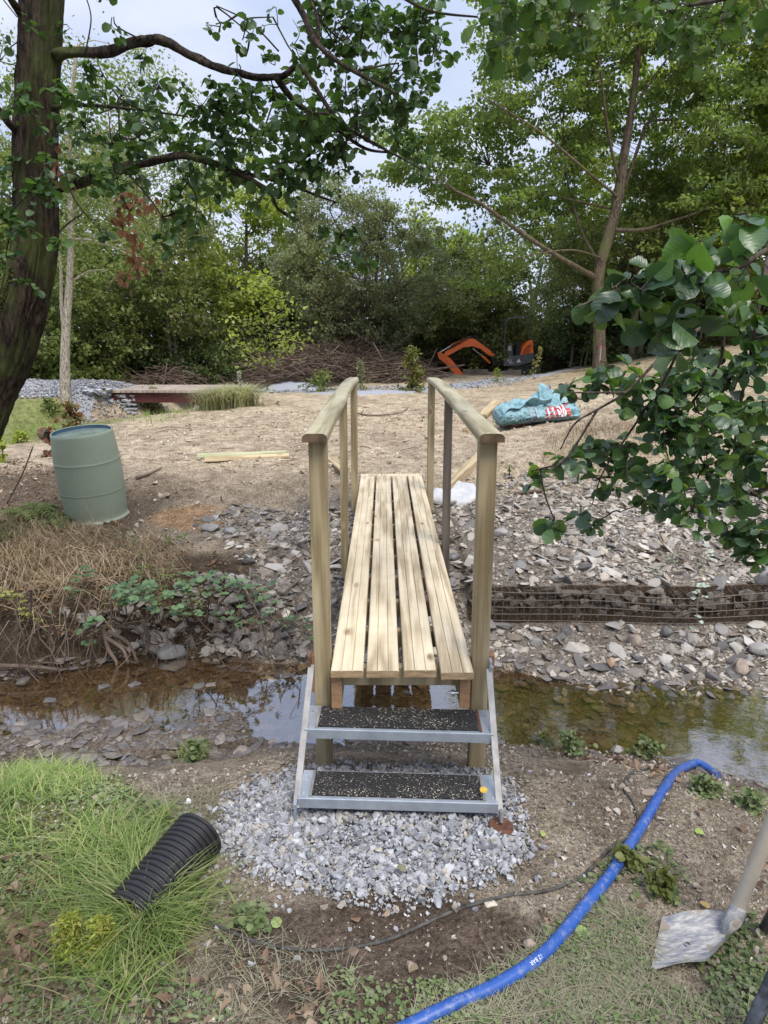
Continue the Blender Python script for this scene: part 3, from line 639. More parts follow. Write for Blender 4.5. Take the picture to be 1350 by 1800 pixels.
# ------------------------------------------------------------ wire gabion at the foot of the scree
gab = thing('gabion_wall', 'low rusty wire mesh gabion packed with earth and stones below the rubble slope', 'gabion', (2.0, 4.74, -.1))
a = Acc(); xs_ = np.arange(.66, 5.2, .055)
def gy_(x): return 4.715+.025*math.sin(x*2.3)
def gz_(x): return .125+.02*math.sin(x*1.7+1)+.012*math.sin(x*5)
for k, xx in enumerate(xs_):
    pts = [(xx+rs.randn()*.005, gy_(xx)-.015*math.sin(t*3.1)*(1+math.sin(xx*3)), lerp(-.16, gz_(xx), t)) for t in np.linspace(0, 1, 5)]; tube(a, pts, .0036, 4)
for r_ in range(6):
    tube(a, [(xx, gy_(xx)-.004-.015*math.sin(r_/5*3.1)*(1+math.sin(xx*3)), lerp(-.15, gz_(xx), r_/5.)) for xx in xs_], .0038 if r_ < 5 else .005, 4)
for xx in xs_[::1]: tube(a, [(xx, gy_(xx), gz_(xx)), (xx, gy_(xx)+.12, gz_(xx)+.012)], .0025, 4)
M_WIRE = stdmat('rusty_wire', [(.06, .05, .042), (.14, .115, .095)], 40, 3, rough=.75, metal=.2); part('wire_mesh', a, M_WIRE, gab)
a = Acc(); Nn = 620; q = np.stack([rs.uniform(.6, 5.2, Nn), 4.795+.03*rs.rand(Nn), rs.uniform(-.15, .11, Nn)], -1)
sz = np.clip(rs.gamma(3, .016, Nn), .02, .095); R = euler_mats(rs.randn(Nn)*.3, rs.randn(Nn)*.3, rs.rand(Nn)*.6); inst(a, CHIP, q, R, np.stack([sz*1.3, sz*.5, sz*.8], -1))
part('stone_fill', a, stonemat('earthy_stone', [(.05, .042, .034), (.10, .083, .067), (.15, .13, .11), (.07, .06, .048)], .9), gab, kind='stuff')

# ------------------------------------------------------------ boulders that stand out
def boulder(label, px, py, sx, sy, sz_, seed, mt, rot=0., sink=.2, name='boulder', pts=26, jag=.15):
    V, F = stone_tmpl(pts, 1., seed, jag); p = G(px, py); a = Acc().add(V*[sx, sy, sz_] @ np.array(Matrix.Rotation(-rot, 3, 'Z')), F)
    import bmesh
    me = mesh_from(a, name, mt); bm = bmesh.new(); bm.from_mesh(me); bmesh.ops.bevel(bm, geom=bm.edges[:], offset=min(sx, sz_)*.12, segments=2, affect='EDGES', profile=.6); bm.to_mesh(me); bm.free()
    for f in me.polygons: f.use_smooth = True
    o = bpy.data.objects.new(name, me); o.location = (p[0], p[1], p[2]+sz_*(1-2*sink)); col.objects.link(o); o['label'] = label; o['category'] = 'stone'; return o
M_ROCK = stdmat('grey_rock', [(.20, .19, .18), (.34, .32, .30)], 14, 6, rough=.85, bs=40, bd=.01)
M_ROCKD = stdmat('dark_wet_rock', [(.07, .07, .072), (.16, .155, .15)], 14, 6, rough=.5, bs=40, bd=.008)
M_ROCKB = stdmat('brown_rock', [(.20, .15, .12), (.33, .27, .22)], 14, 6, rough=.8, bs=40, bd=.01)
boulder('large rounded dark boulder at the far water edge under the brambles', 304, 1160, .135, .07, .062, 11, M_ROCKD, .25)
boulder('upright squarish grey boulder on the bank left of the bridge', 411, 1040, .085, .07, .085, 12, M_ROCK)
boulder('big brown stone in the middle of the beach below the gabion', 1115, 1135, .085, .06, .05, 13, M_ROCKB)
boulder('smooth dark stone touching the foot of the gabion', 1172, 1118, .06, .05, .045, 14, M_ROCKD)
boulder('reddish pointed stone on the beach near the right edge', 1300, 1185, .075, .06, .07, 15, M_ROCKB)
boulder('large flat layered stone on the beach at the right edge', 1335, 1150, .10, .07, .05, 16, M_ROCK)
boulder('tall rounded grey stone on top of the gabion at the right edge', 1342, 1030, .07, .06, .085, 17, M_ROCK)
boulder('wide slate slab standing in the rubble right of the grey post', 842, 905, .10, .05, .05, 18, M_ROCK, .3, .3)
boulder('dark slate block lying below the grey bridge post', 795, 985, .085, .06, .045, 19, M_ROCKD)
boulder('rounded grey stone high in the rubble right of the near post', 880, 940, .075, .05, .05, 20, M_ROCK)
boulder('grey slab at the top of the rubble left of the bridge', 370, 932, .11, .07, .05, 21, M_ROCK)
boulder('pale tilted slab at the top edge of the left rubble', 405, 940, .08, .07, .045, 22, M_ROCK, .6)
boulder('small orange-brown square stone standing on the beach below the gabion', 1073, 1175, .032, .028, .045, 23, stdmat('orange_stone', [(.38, .24, .15), (.5, .36, .25)], 20, 5, rough=.8, bs=50), 0, .1)
boulder('single white stone on the bare dirt by the corrugated pipe', 330, 1413, .02, .016, .014, 24, stdmat('white_stone', [(.5, .5, .52), (.65, .66, .68)], 20, 5, rough=.8), 0, .2, pts=14)
boulder('flat buff stone lying beside the black cable', 862, 1599, .032, .014, .01, 25, stdmat('buff_stone', [(.38, .34, .27), (.5, .45, .36)], 20, 5, rough=.9, bs=60), .2, .2, pts=14)
boulder('dark round pebble tucked against the blue pipe', 930, 1665, .022, .02, .02, 26, M_ROCKB, 0, .2)
boulder('long flat stone on the near bank left of the blue pipe end', 1150, 1400, .07, .03, .014, 27, M_ROCKB, -.1, .2)
boulder('pointed grey stone poking from the near water edge right of the bridge', 1085, 1325, .05, .035, .03, 28, M_ROCK, .4, .2)
for k, (px, py, s) in enumerate([(352, 1235, .05), (505, 1213, .06), (372, 1235, .05), (715, 1250, .035), (240, 1232, .05), (185, 1240, .06), (90, 1262, .06), (60, 1278, .07)]):
    g = G(px, py); o = stone_obj(tm_wet, (g[0], g[1], max(g[2], WZ)+s*.12), euler_mats(np.array([rs.randn()*.1]), np.array([rs.randn()*.1]), np.array([rs.rand()*6]))[0], (s, s*.7, s*.8), 'flat wet slate breaking the water surface in the left half of the stream', 'wet slates in the stream')

# ------------------------------------------------------------ green drum
b = G(172, 905); dm = thing('barrel', 'sage green plastic drum with blue inside standing tilted on the far bank', 'barrel', (b[0], b[1], b[2]-.02), (math.radians(5), math.radians(-2.2), 0))
dm.scale = (.97, .97, .94)
a = Acc(); pr = [(.27, 0), (.292, .004), (.294, .018), (.278, .03)]
pr += [(.272+.022*math.sin(min(1, t*1.05)*math.pi)**.8, .03+.83*t) for t in np.linspace(.02, .98, 22)]
out = []
for r_, z_ in pr:
    for g_ in (.30, .60):
        if abs(z_-g_) < .02: pass
    out.append((r_, z_))
out = sorted(out+[(.2914, .297), (.2926, .299), (.2926, .301), (.2916, .303), (.2920, .587), (.2932, .589), (.2932, .591), (.2920, .593)], key=lambda t: t[1]) if True else out
M_DRUM = stdmat('sage_plastic', [(.205, .245, .185), (.245, .285, .215)], 2.5, 6, rough=.5, spec=.35, bs=3, bd=.004, speck=(70, .70, (.26, .26, .21)))
nt_ = M_DRUM.node_tree; n_, l_ = nt_.nodes, nt_.links; p_ = n_['Principled BSDF']; src_ = p_.inputs['Base Color'].links[0].from_socket
tz_ = n_.new('ShaderNodeTexCoord'); sz__ = n_.new('ShaderNodeSeparateXYZ'); l_.new(tz_.outputs['Object'], sz__.inputs[0])
low_ = ramp(n_, l_, maths(n_, l_, 'ADD', sz__.outputs[2], maths(n_, l_, 'MULTIPLY', noise(n_, l_, 9, 6, rough=.75), .5)), [(1, 1, 1), (0, 0, 0)], .22, .42)
mud_ = maths(n_, l_, 'MULTIPLY', low_, ramp(n_, l_, noise(n_, l_, 26, 6, rough=.8), [(0, 0, 0), (.75, .75, .75)], .46, .60))
scr_ = ramp(n_, l_, noise(n_, l_, 12, 6, (1, 1, .12), rough=.8), [(0, 0, 0), (.35, .35, .35)], .58, .68)
l_.new(mix(n_, l_, scr_, mix(n_, l_, mud_, src_, (.26, .20, .14)), (.34, .36, .30)), p_.inputs['Base Color'])
lathe(a, out+[(.268, .868), (.262, .872), (.256, .868)], 48, wm(dm)); part('shell', a, M_DRUM, dm, smooth=True, angle=50)
a = Acc(); lathe(a, [(.2555, .867), (.252, .80), (.001, .80)], 48, wm(dm)); part('inner_wall', a, stdmat('blue_plastic', [(.03, .07, .11), (.06, .11, .17)], 4, 3, rough=.4), dm, smooth=True, angle=50)
a = Acc(); lathe(a, [(.2535, .838), (.001, .838)], 40, wm(dm)); part('water_surface', a, stdmat('drum_water', [(.12, .17, .15), (.26, .30, .24)], 9, 4, rough=.08, spec=.6), dm)

# ------------------------------------------------------------ loose timber
W_NEW = woodmat('pale_timber', (.50, .40, .25), (.42, .33, .2), (.28, .21, .12), axis=0)
W_GRN = woodmat('treated_rail', (.46, .47, .30), (.38, .39, .23), (.24, .25, .13), axis=0)
def lumber(label, p0, p1, w, h, mt, name='timber_board', group=None, cat='timber', half=False, lift=0.):
    p0 = np.array(p0)+[0, 0, lift]; p1 = np.array(p1)+[0, 0, lift]; mid = (p0+p1)/2; d = p1-p0; L = np.linalg.norm(d)
    q_ = Vector(d).to_track_quat('X', 'Z'); a = Acc()
    pr = [(w/2*math.cos(t), h*math.sin(t)) for t in np.linspace(0, math.pi, 12)] if half else rrect(w, h, .004)
    extrude(a, pr, (-L/2, 0, 0), (L/2, 0, 0)); o = bpy.data.objects.new(name, mesh_from(a, name, mt, smooth=half, angle=40)); o.location = mid
    o.rotation_mode = 'QUATERNION'; o.rotation_quaternion = q_; col.objects.link(o); o['label'] = label; o['category'] = cat
    if group: o['group'] = group
    return o
lumber('long upper half-round rail lying on the bare dirt behind the green drum', G(348, 806), G(505, 803), .09, .05, W_GRN, 'wooden_rail', half=True, lift=.03)
lumber('shorter lower half-round rail in front of its pair on the dirt', G(360, 811), G(508, 806), .08, .045, W_NEW, 'wooden_rail', half=True, lift=.01)
e0 = G(785, 868); e1 = G(872, 800); e1[2] += .12
lumber('new squared post propped on the bank behind the white sack', e0, e1, .09, .07, W_NEW, 'timber_post', lift=.05)
lumber('short board leaning against the left end of the turquoise bag', G(848, 737), G(872, 712), .16, .05, W_NEW, lift=.08)
lumber('small pale offcut on the dirt beyond the right handrail', G(818, 760), G(838, 757), .10, .05, W_NEW, lift=.02)
lumber('pale cut board end sticking out beyond the left far post', G(583, 816), G(606, 838), .12, .03, W_NEW, lift=.06)

# ------------------------------------------------------------ white sack
c0 = G(800, 884); ol = GP([(752, 872), (765, 863), (785, 862), (797, 846), (815, 853), (836, 858), (842, 868), (838, 880), (820, 889), (790, 887), (752, 882)])
gn = 46; lo = ol.min(0)-.02; hi = ol.max(0)+.02; X, Y = np.meshgrid(np.linspace(lo[0], hi[0], gn), np.linspace(lo[1], hi[1], gn)); ins = inpoly(X, Y, ol)
dE = segdist(X, Y, np.vstack([ol, ol[:1]])); Z = H(X, Y)+.010+np.minimum(dE*.9, .028)+.022*np.abs(fbm(X*4+Y*5, Y*3-X*3, 44, 2))+.01*ss((Y-ol[:, 1].mean())/.3)
idx = np.arange(gn*gn).reshape(gn, gn); ok = ins[:-1, :-1] & ins[1:, :-1] & ins[:-1, 1:] & ins[1:, 1:]
F = np.stack([idx[:-1, :-1], idx[:-1, 1:], idx[1:, 1:], idx[1:, :-1]], -1)[ok]; a = Acc().add(np.stack([X, Y, Z], -1).reshape(-1, 3), F); n0 = gn*gn
zb = H(X, Y)-.01; a.add(np.stack([X, Y, zb], -1).reshape(-1, 3), F[:, ::-1])
from collections import Counter
ed = Counter(); dr = {}
for f in F:
    for k in range(4):
        e = (f[k], f[(k+1) % 4]); key = (min(e), max(e)); ed[key] += 1; dr[key] = e
sk = [[dr[k][0], dr[k][0]+n0, dr[k][1]+n0, dr[k][1]] for k in ed if ed[k] == 1]; a.F.append((np.array(sk), 0))
single('plastic_sack', a, stdmat('white_sacking', [(.36, .36, .37), (.50, .50, .50)], 10, 4, rough=.7, bs=14, bd=.02), 'crumpled white woven sack lying flat beside the far end of the bridge', 'sack', tuple(c0), smooth=True, angle=60)

# ------------------------------------------------------------ turquoise bulk bag
bp = G(942, 742); bagT = Matrix.Translation(bp) @ Matrix.Rotation(math.radians(6), 4, 'Z') @ Matrix.Rotation(math.radians(-3.5), 4, 'Y')
bag = thing('bulk_bag', 'slumped turquoise builders bulk bag with grey straps and red and white print', 'bulk bag', tuple(bp))
LX, LZ, LY = .64, .325, .42
def bagpt(x_, th):          # x along -1..1, th around: 0 = front low, pi = back
    e = (1-abs(x_)**3.2)**.5; top = 1.-.30*ss((x_+.1)/.5)*0; zz = math.sin(th); yy = math.cos(th)
    hz = LZ*(1.0-.12*x_)*(.55+.45*e); r = .5+.5*e
    fold = .05*float(np.abs(fbm(np.array([x_*5+th*.8]), np.array([th*3.5-x_*4]), 71, 4)[0]))*1.6-.015
    z = (zz*.5+.47)*hz+fold*abs(zz); y_ = -LY*yy*r*(1-.18*max(zz, 0))-fold
    return np.array([x_*LX*(1+.04*zz), y_, max(z, .0)])
nu, nv = 110, 80; V = np.array([bagpt(lerp(-1, 1, i/(nu-1)), lerp(-math.pi, math.pi, j/nv)) for i in range(nu) for j in range(nv)])
i = np.arange(nu-1)[:, None]*nv; j = np.arange(nv)[None]; Bm = np.array(bagT); V = V @ Bm[:3, :3].T+Bm[:3, 3]
a = Acc().add(V, np.stack([i+j, i+nv+j, i+nv+(j+1) % nv, i+(j+1) % nv], -1).reshape(-1, 4)); a.F.append((np.array([list(range(nv))]), 0)); a.F.append((np.array([list(range(nv))[::-1]])+(nu-1)*nv, 0))
M_BAG = stdmat('turquoise_weave', [(.10, .22, .25), (.21, .37, .41), (.30, .44, .47)], 9, 6, rough=.6, bs=16, bd=.05, bstr=1.)
part('sack_body', a, M_BAG, bag, smooth=True)
def sheet(rows, mt, name, th=.006):
    rows = np.array(rows, float); m_, k_ = rows.shape[:2]; nrm = np.array([0, .3, 1.])*th; a = Acc()
    V = np.concatenate([rows.reshape(-1, 3), rows.reshape(-1, 3)-nrm]); V = np.concatenate([V], 0); V = V @ Bm[:3, :3].T+Bm[:3, 3]
    i = np.arange(m_-1)[:, None]*k_; j = np.arange(k_-1)[None]; Q = np.stack([i+j, i+j+1, i+k_+j+1, i+k_+j], -1).reshape(-1, 4); o = m_*k_
    bd = list(range(k_))+[r*k_+k_-1 for r in range(1, m_)]+[(m_-1)*k_+c for c in range(k_-2, -1, -1)]+[r*k_ for r in range(m_-2, 0, -1)]
    E = np.array([[bd[t], bd[(t+1) % len(bd)], bd[(t+1) % len(bd)]+o, bd[t]+o] for t in range(len(bd))])
    a.add(V, np.concatenate([Q, Q[:, ::-1]+o, E])); return part(name, a, mt, bag, smooth=True, angle=50)
# rumpled open mouth over the left half, raised flap at the right
rows = []
for u in np.linspace(0, 1, 16):
    r_ = []
    for v in np.linspace(0, 1, 22):
        xx = lerp(-.60, .14, v); yy = lerp(-.32, .25, u); zz = .30+.07*math.sin(u*9+v*3)*(.3+v)+.06*math.sin(v*13+u*4)*.6+.07*v-.10*(1-v)**2; r_.append((xx, yy+.03*math.sin(v*17), zz))
    rows.append(r_)
sheet(rows, M_BAG, 'mouth_flap')
rows = [[(lerp(.02, .62, v)+.05*u, lerp(-.12, .12, u)+.03*math.sin(v*8), .28+(.30-.22*v)*math.sin(u*2.0)+.03*math.sin(v*11)) for v in np.linspace(0, 1, 18)] for u in np.linspace(0, 1, 12)]
sheet(rows, M_BAG, 'raised_flap')
M_STRAP = stdmat('grey_webbing', [(.22, .23, .24), (.36, .37, .38)], 40, 3, rough=.8)
def on(x_, z_, off=.006):
    best = None
    for th in np.linspace(-1.0, 1.55, 60):
        p_ = bagpt(x_, th)
        if best is None or abs(p_[2]-z_) < best[0]: best = (abs(p_[2]-z_), p_)
    p_ = best[1]; return np.array([p_[0], p_[1]-off, z_])
def decal(a, x0, x1, z0, z1, off=.006, nx_=6, nz_=4, shear=0.):
    g = [[on(lerp(x0, x1, i/nx_)/LX, lerp(z0, z1, j/nz_)+shear*(lerp(x0, x1, i/nx_)), off) for j in range(nz_+1)] for i in range(nx_+1)]
    V = np.array(g).reshape(-1, 3); V = V @ Bm[:3, :3].T+Bm[:3, 3]; i = np.arange(nx_)[:, None]*(nz_+1); j = np.arange(nz_)[None]
    a.add(V, np.stack([i+j, i+nz_+1+j, i+nz_+1+j+1, i+j+1], -1).reshape(-1, 4))
a = Acc(); decal(a, -.13, -.095, .02, .33, .012, 2, 8); decal(a, -.22, -.19, .03, .30, .014, 2, 8); part('strap', a, M_STRAP, bag)
a = Acc(); 
tube(a, [tuple(bagT @ Vector(v)) for v in ((.06, -.05, .33), (.17, -.02, .50), (.21, .0, .57), (.24, .02, .50))], .016, 6, flat=.4); part('strap', a, M_STRAP, bag)
def flatmat(name, c, r=.6): return stdmat(name, [tuple(v*.85 for v in c), c], 8, 3, rough=r)
a = Acc(); decal(a, .03, .42, .085, .255, .008, 14, 6, .06); part('print_band', a, flatmat('red_print', (.42, .06, .07)), bag)
a = Acc()
def bar(x0, x1, z0, z1): decal(a, x0, x1, z0, z1, .012, 2, 4, .06)
xx = .055
for ch in 'LLIW':
    if ch == 'L': bar(xx, xx+.028, .10, .24); bar(xx+.028, xx+.062, .10, .13); xx += .078
    if ch == 'I': bar(xx, xx+.03, .10, .24); xx += .046
    if ch == 'W': bar(xx, xx+.022, .10, .24); bar(xx+.034, xx+.054, .10, .20); bar(xx+.066, xx+.088, .10, .24); bar(xx, xx+.088, .095, .12)
part('lettering', a, flatmat('white_print', (.75, .76, .76)), bag)
def textmesh(s, size):
    cu = bpy.data.curves.new('t', 'FONT'); cu.body = s; cu.size = size; cu.resolution_u = 2; o = bpy.data.objects.new('t', cu); col.objects.link(o)
    bpy.context.view_layer.update(); me = bpy.data.meshes.new_from_object(o.evaluated_get(bpy.context.evaluated_depsgraph_get())); bpy.data.objects.remove(o)
    V = np.array([v.co[:] for v in me.vertices]); F = [list(f.vertices) for f in me.polygons]; bpy.data.meshes.remove(me); return V, F
a = Acc()
for s, x0, z0, sz_ in (('ILDING', -.40, .07, .085), ('Buil', .43, .15, .075)):
    V, F = textmesh(s, sz_); V = np.array([on((x0+v[0])/LX, z0+v[1]+.12*v[0], .010) for v in V]); V = V @ Bm[:3, :3].T+Bm[:3, 3]; a.add(V, F)
part('small_lettering', a, flatmat('navy_print', (.03, .07, .12)), bag)
a = Acc(); decal(a, .36, .42, .10, .17, .014, 4, 4, .06); part('red_mark', a, flatmat('orange_print', (.5, .1, .04)), bag); a = Acc(); decal(a, -.50, -.24, .045, .055, .010, 10, 1, .12); part('red_stripe', a, flatmat('dark_red_print', (.35, .05, .06)), bag)

# ------------------------------------------------------------ blue water pipe, black cable, corrugated pipe
def along(pxs, r, lift=0., n=60):
    g = np.array([G(px, py) for px, py in pxs]); c = smoothpath(g, n); z = H(c[:, 0], c[:, 1], True)
    k = np.ones(7)/7; zz = np.convolve(np.pad(z, 3, mode='edge'), k, 'valid'); c[:, 2] = np.maximum(zz, z-.004)+r*.8+lift; return c
c = along([(640, 1850), (760, 1796), (870, 1745), (950, 1690), (1010, 1625), (1062, 1560), (1105, 1495), (1145, 1430), (1172, 1385), (1196, 1358), (1220, 1350), (1240, 1356), (1262, 1368)], .020, n=90)
bp_ = thing('water_pipe', 'thick blue plastic water pipe curving over the near bank into the stream', 'pipe', tuple(c[20])); a = Acc(); tube(a, c, .0205, 20)
m, n, l, p = newmat('blue_pipe_plastic'); cc = ramp(n, l, noise(n, l, 3, 4), [(.010, .055, .24), (.020, .085, .33)])
cc = mix(n, l, maths(n, l, 'MULTIPLY', ramp(n, l, noise(n, l, 45, 6, rough=.75), [(0, 0, 0), (1, 1, 1)], .5, .72), .6), cc, (.27, .28, .30)); cc = mix(n, l, ramp(n, l, noise(n, l, 7, 6, rough=.8), [(0, 0, 0), (.6, .6, .6)], .56, .66), cc, (.20, .17, .13))
l.new(cc, p.inputs['Base Color']); p.inputs['Roughness'].default_value = .42; bump(n, l, p, noise(n, l, 60, 4), .2, .002)
part('pipe_wall', a, m, bp_, smooth=True, angle=60)
V, F = textmesh('12 BAR', .017)
T = unit(np.gradient(c, axis=0)); k0 = int(np.argmin(np.hypot(c[:, 0]-G(928, 1700)[0], c[:, 1]-G(928, 1700)[1]))); tdir = T[k0]
side = unit(np.cross([0, 0, 1], tdir)); nrm = unit(np.cross(tdir, side)); view = unit(np.array([0, 0, 2.])-c[k0]); ang0 = math.atan2(np.dot(view, side), np.dot(view, nrm))
cum = np.concatenate([[0], np.cumsum(np.linalg.norm(np.diff(c, axis=0), axis=1))])
Vt = []
for v in V:
    s_ = cum[k0]+.05-v[0]; q_ = np.array([np.interp(s_, cum, c[:, t]) for t in range(3)]); ti = unit(np.array([np.interp(s_, cum, T[:, t]) for t in range(3)])); si = unit(np.cross([0, 0, 1], ti)); ni = unit(np.cross(ti, si))
    an = ang0-(v[1]-.006)/.0211; Vt.append(q_+.0211*(math.cos(an)*ni+math.sin(an)*si))
part('pipe_print', Acc().add(Vt, F), flatmat('pipe_white_print', (.7, .72, .75)), bp_)
M_CABLE = stdmat('black_cable', [(.018, .018, .018), (.09, .085, .075)], 30, 5, rough=.7, spec=.3)
c = along([(-60, 1568), (60, 1575), (150, 1590), (230, 1600), (320, 1612), (400, 1637), (450, 1658), (520, 1671), (590, 1672), (670, 1660), (740, 1632), (810, 1604), (880, 1587), (950, 1575), (1000, 1555), (1035, 1530), (1075, 1492), (1112, 1474)], .006, n=120)
single('cable', Acc(), M_CABLE, '', '', ) if False else None
a = Acc(); tube(a, c, .0062, 8); single('cable', a, M_CABLE, 'long thin black cable snaking across the soil below the gravel patch', 'cable', tuple(c[60]), smooth=True)
c = along([(1122, 1462), (1121, 1440), (1112, 1415), (1098, 1392), (1100, 1373), (1122, 1359), (1160, 1356), (1192, 1352)], .006, n=50)
a = Acc(); tube(a, c, .0065, 8); single('cable', a, M_CABLE, 'short looped black cable end left of the blue pipe near the water', 'cable', tuple(c[20]), smooth=True)
p1 = G(358, 1512); p0 = G(232, 1632); R_ = .100; p1 = p1+[0, .03, R_+.0]; p0 = p0+[0, 0, R_*.34]
d = unit(p1-p0); L = np.linalg.norm(p1-p0); cp = thing('drain_pipe', 'short black corrugated drain pipe lying in the grass left of the gravel', 'pipe', tuple((p0+p1)/2))
a = Acc(); pr = []; pit = .0215
kmax = int(L/pit)
for k in range(kmax):
    z_ = k*pit
    for t, rr in ((0, R_-.011), (.18, R_-.010), (.32, R_-.001), (.5, R_+.001), (.78, R_-.001), (.92, R_-.010)): pr.append((rr, z_+t*pit))
pr += [(R_-.012, kmax*pit), (R_-.017, kmax*pit), (R_-.017, 0), (R_-.011, 0)]
ax_, ay_, az_ = frame(d); Mx = Matrix([[ax_[0], ay_[0], az_[0], p0[0]], [ax_[1], ay_[1], az_[1], p0[1]], [ax_[2], ay_[2], az_[2], p0[2]], [0, 0, 0, 1]])
lathe(a, pr, 44, Mx); part('pipe_wall', a, stdmat('black_plastic', [(.012, .012, .013), (.022, .022, .024)], 6, 3, rough=.42, spec=.45), cp, smooth=True, angle=45)
cp2 = cp
# ------------------------------------------------------------ shovel
sv = thing('shovel', 'cement-crusted square-mouthed shovel with a grey wooden shaft on the ground', 'shovel', tuple(G(1225, 1660)))
def Sp(px, py, up): g = G(px, py); d_ = ray(px, py); t = (CAMZ-g[2]-up)/-d_[2]; return np.array([0, 0, CAMZ])+d_*t
TL, BL, BR, MR, TR = Sp(1163, 1615, .012), Sp(1143, 1708, .012), Sp(1240, 1703, .03), Sp(1277, 1662, .06), Sp(1272, 1612, .055)
gn_ = 15; rows = []
for i in range(gn_):
    u = i/(gn_-1); r_ = []
    for j in range(gn_):
        v = j/(gn_-1); A_ = lerp(TL, TR, u); e = ss((u-.62)/.38)
        B_ = lerp(BL, BR, min(u/.78, 1)) if u < .78 else lerp(BR, MR, (u-.78)/.22)
        q_ = lerp(A_, B_, v); edge = abs(v*2-1)**3; q_ = q_+[0, 0, .028*edge*ss((u+.1)/.6)-.006*(1-edge)+.004]; r_.append(q_)
    rows.append(r_)
rows = np.array(rows); o = gn_*gn_; V = np.concatenate([rows.reshape(-1, 3), rows.reshape(-1, 3)-[0, 0, .003]]); i = np.arange(gn_-1)[:, None]*gn_; j = np.arange(gn_-1)[None]
Q = np.stack([i+j, i+j+1, i+gn_+j+1, i+gn_+j], -1).reshape(-1, 4); k_ = gn_
bd = list(range(k_))+[r*k_+k_-1 for r in range(1, k_)]+[(k_-1)*k_+c_ for c_ in range(k_-2, -1, -1)]+[r*k_ for r in range(k_-2, 0, -1)]
E = np.array([[bd[t], bd[(t+1) % len(bd)], bd[(t+1) % len(bd)]+o, bd[t]+o] for t in range(len(bd))])
a = Acc().add(V, np.concatenate([Q, Q[:, ::-1]+o, E]))
m, n, l, p = newmat('cement_crusted_steel'); c1 = ramp(n, l, noise(n, l, 22, 6, (.8, 3.2, 1), rough=.78), [(.12, .13, .155), (.24, .24, .245), (.42, .40, .36)], .36, .62)
c1 = mix(n, l, ramp(n, l, noise(n, l, 9, 3), [(0, 0, 0), (1, 1, 1)], .57, .60), c1, (.24, .20, .155)); l.new(c1, p.inputs['Base Color']); p.inputs['Roughness'].default_value = .6; bump(n, l, p, noise(n, l, 40, 5), .5, .003); M_CRUST = m
bl = part('blade', a, m, sv, smooth=True, angle=50)
s0 = Sp(1272, 1640, .055); s1 = Sp(1291, 1612, .10); s2 = Sp(1297, 1594, .13); hnd = unit(Sp(1360, 1440, .50)-s2)
a = Acc(); tube(a, smoothpath([s0, (s0+s1)/2+[0, 0, .004], s1, s2], 10), [.010, .016, .021, .0245, .026, .027, .0265, .026, .0255, .025], 18); part('socket', a, M_CRUST, sv, smooth=True, angle=50)
a = Acc(); tube(a, [s2-hnd*.02+hnd*t for t in np.linspace(0, 1.15, 12)], .0225, 16); part('handle', a, stdmat('dusty_ash_wood', [(.30, .26, .20), (.44, .39, .32)], 5, 5, (1, 1, 1), rough=.8, bs=60, bd=.001), sv, smooth=True, angle=50)
# dark tubular bars at the right edge
M_BAR = stdmat('scratched_black_metal', [(.02, .023, .03), (.09, .10, .12)], 25, 6, rough=.45, lo=.4, hi=.75)
a = Acc(); q0 = Sp(1346, 1632, .02); q1 = Sp(1385, 1560, .30); tube(a, [q0-(q1-q0)*.03, q0, q1, q1+(q1-q0)], [.012, .019, .019, .019], 14); single('metal_tube', a, M_BAR, 'end of a black tube standing on the ground right of the shovel shaft', 'metal tube', tuple(q0), smooth=True, angle=50)
a = Acc(); q0 = Sp(1305, 1840, .02); q1 = Sp(1385, 1665, .30); beam(a, q0-(q1-q0)*.2, q1+(q1-q0)*.6, .034, .034, r=.006); single('metal_bar', a, M_BAR, 'scratched dark square metal bar in the bottom right corner', 'metal bar', tuple(q0))
# ------------------------------------------------------------ leaves
def tmpl(rows, fold=.10, curl=.08):
    """rows: (t along, half width); returns verts (x,y,z), quads, uv"""
    V = []; U = []
    for t, w in rows:
        z = -curl*t*t
        V += [(-w, t, z+fold*w*2.2), (0, t, z), (w, t, z+fold*w*2.2)]; U += [(.5-w, t), (.5, t), (.5+w, t)]
    F = []
    for k in range(len(rows)-1): a_ = k*3; F += [[a_, a_+1, a_+4, a_+3], [a_+1, a_+2, a_+5, a_+4]]
    return np.array(V), np.array(F), np.array(U)
ALDER = [tmpl([(0, .015), (.05, .12), (.16, .245), (.24, .30), (.33, .35), (.45, .40), (.58, .415), (.70, .40), (.80, .35), (.89, .27), (.96, .16), (k_, .03)], f_, c_) for k_, f_, c_ in ((.985, .10, .10), (1.02, .22, .22), (.97, .32, .05), (1.0, .04, .32))]
for T_, ph_ in zip(ALDER, (0., 1.3, 2.2, 4.)):
    T_[0][:, 2] += .035*np.sin(T_[0][:, 1]*19+ph_)*np.abs(T_[0][:, 0])*2.4; T_[0][:, 0] *= 1+.05*np.sin(T_[0][:, 1]*37+ph_)
ALDER_S = tmpl([(0, .03), (.25, .38), (.65, .43), (.92, .25), (1., .05)], .16, .14)
LANCE = tmpl([(0, .03), (.3, .17), (.6, .15), (1., .02)], .2, .2)
QUAD = (np.array([(-.36, .35, .06), (0, 0, 0), (.36, .35, .06), (0, 1, -.1)]), np.array([[0, 1, 2, 3]]), np.zeros((4, 2)))
OVAL = (np.array([(0, 0, 0), (.3, .2, .08), (.36, .6, .05), (0, 1, -.12), (-.36, .6, .05), (-.3, .2, .08)]), np.array([[0, 1, 2, 3], [0, 3, 4, 5]]), np.zeros((6, 2)))
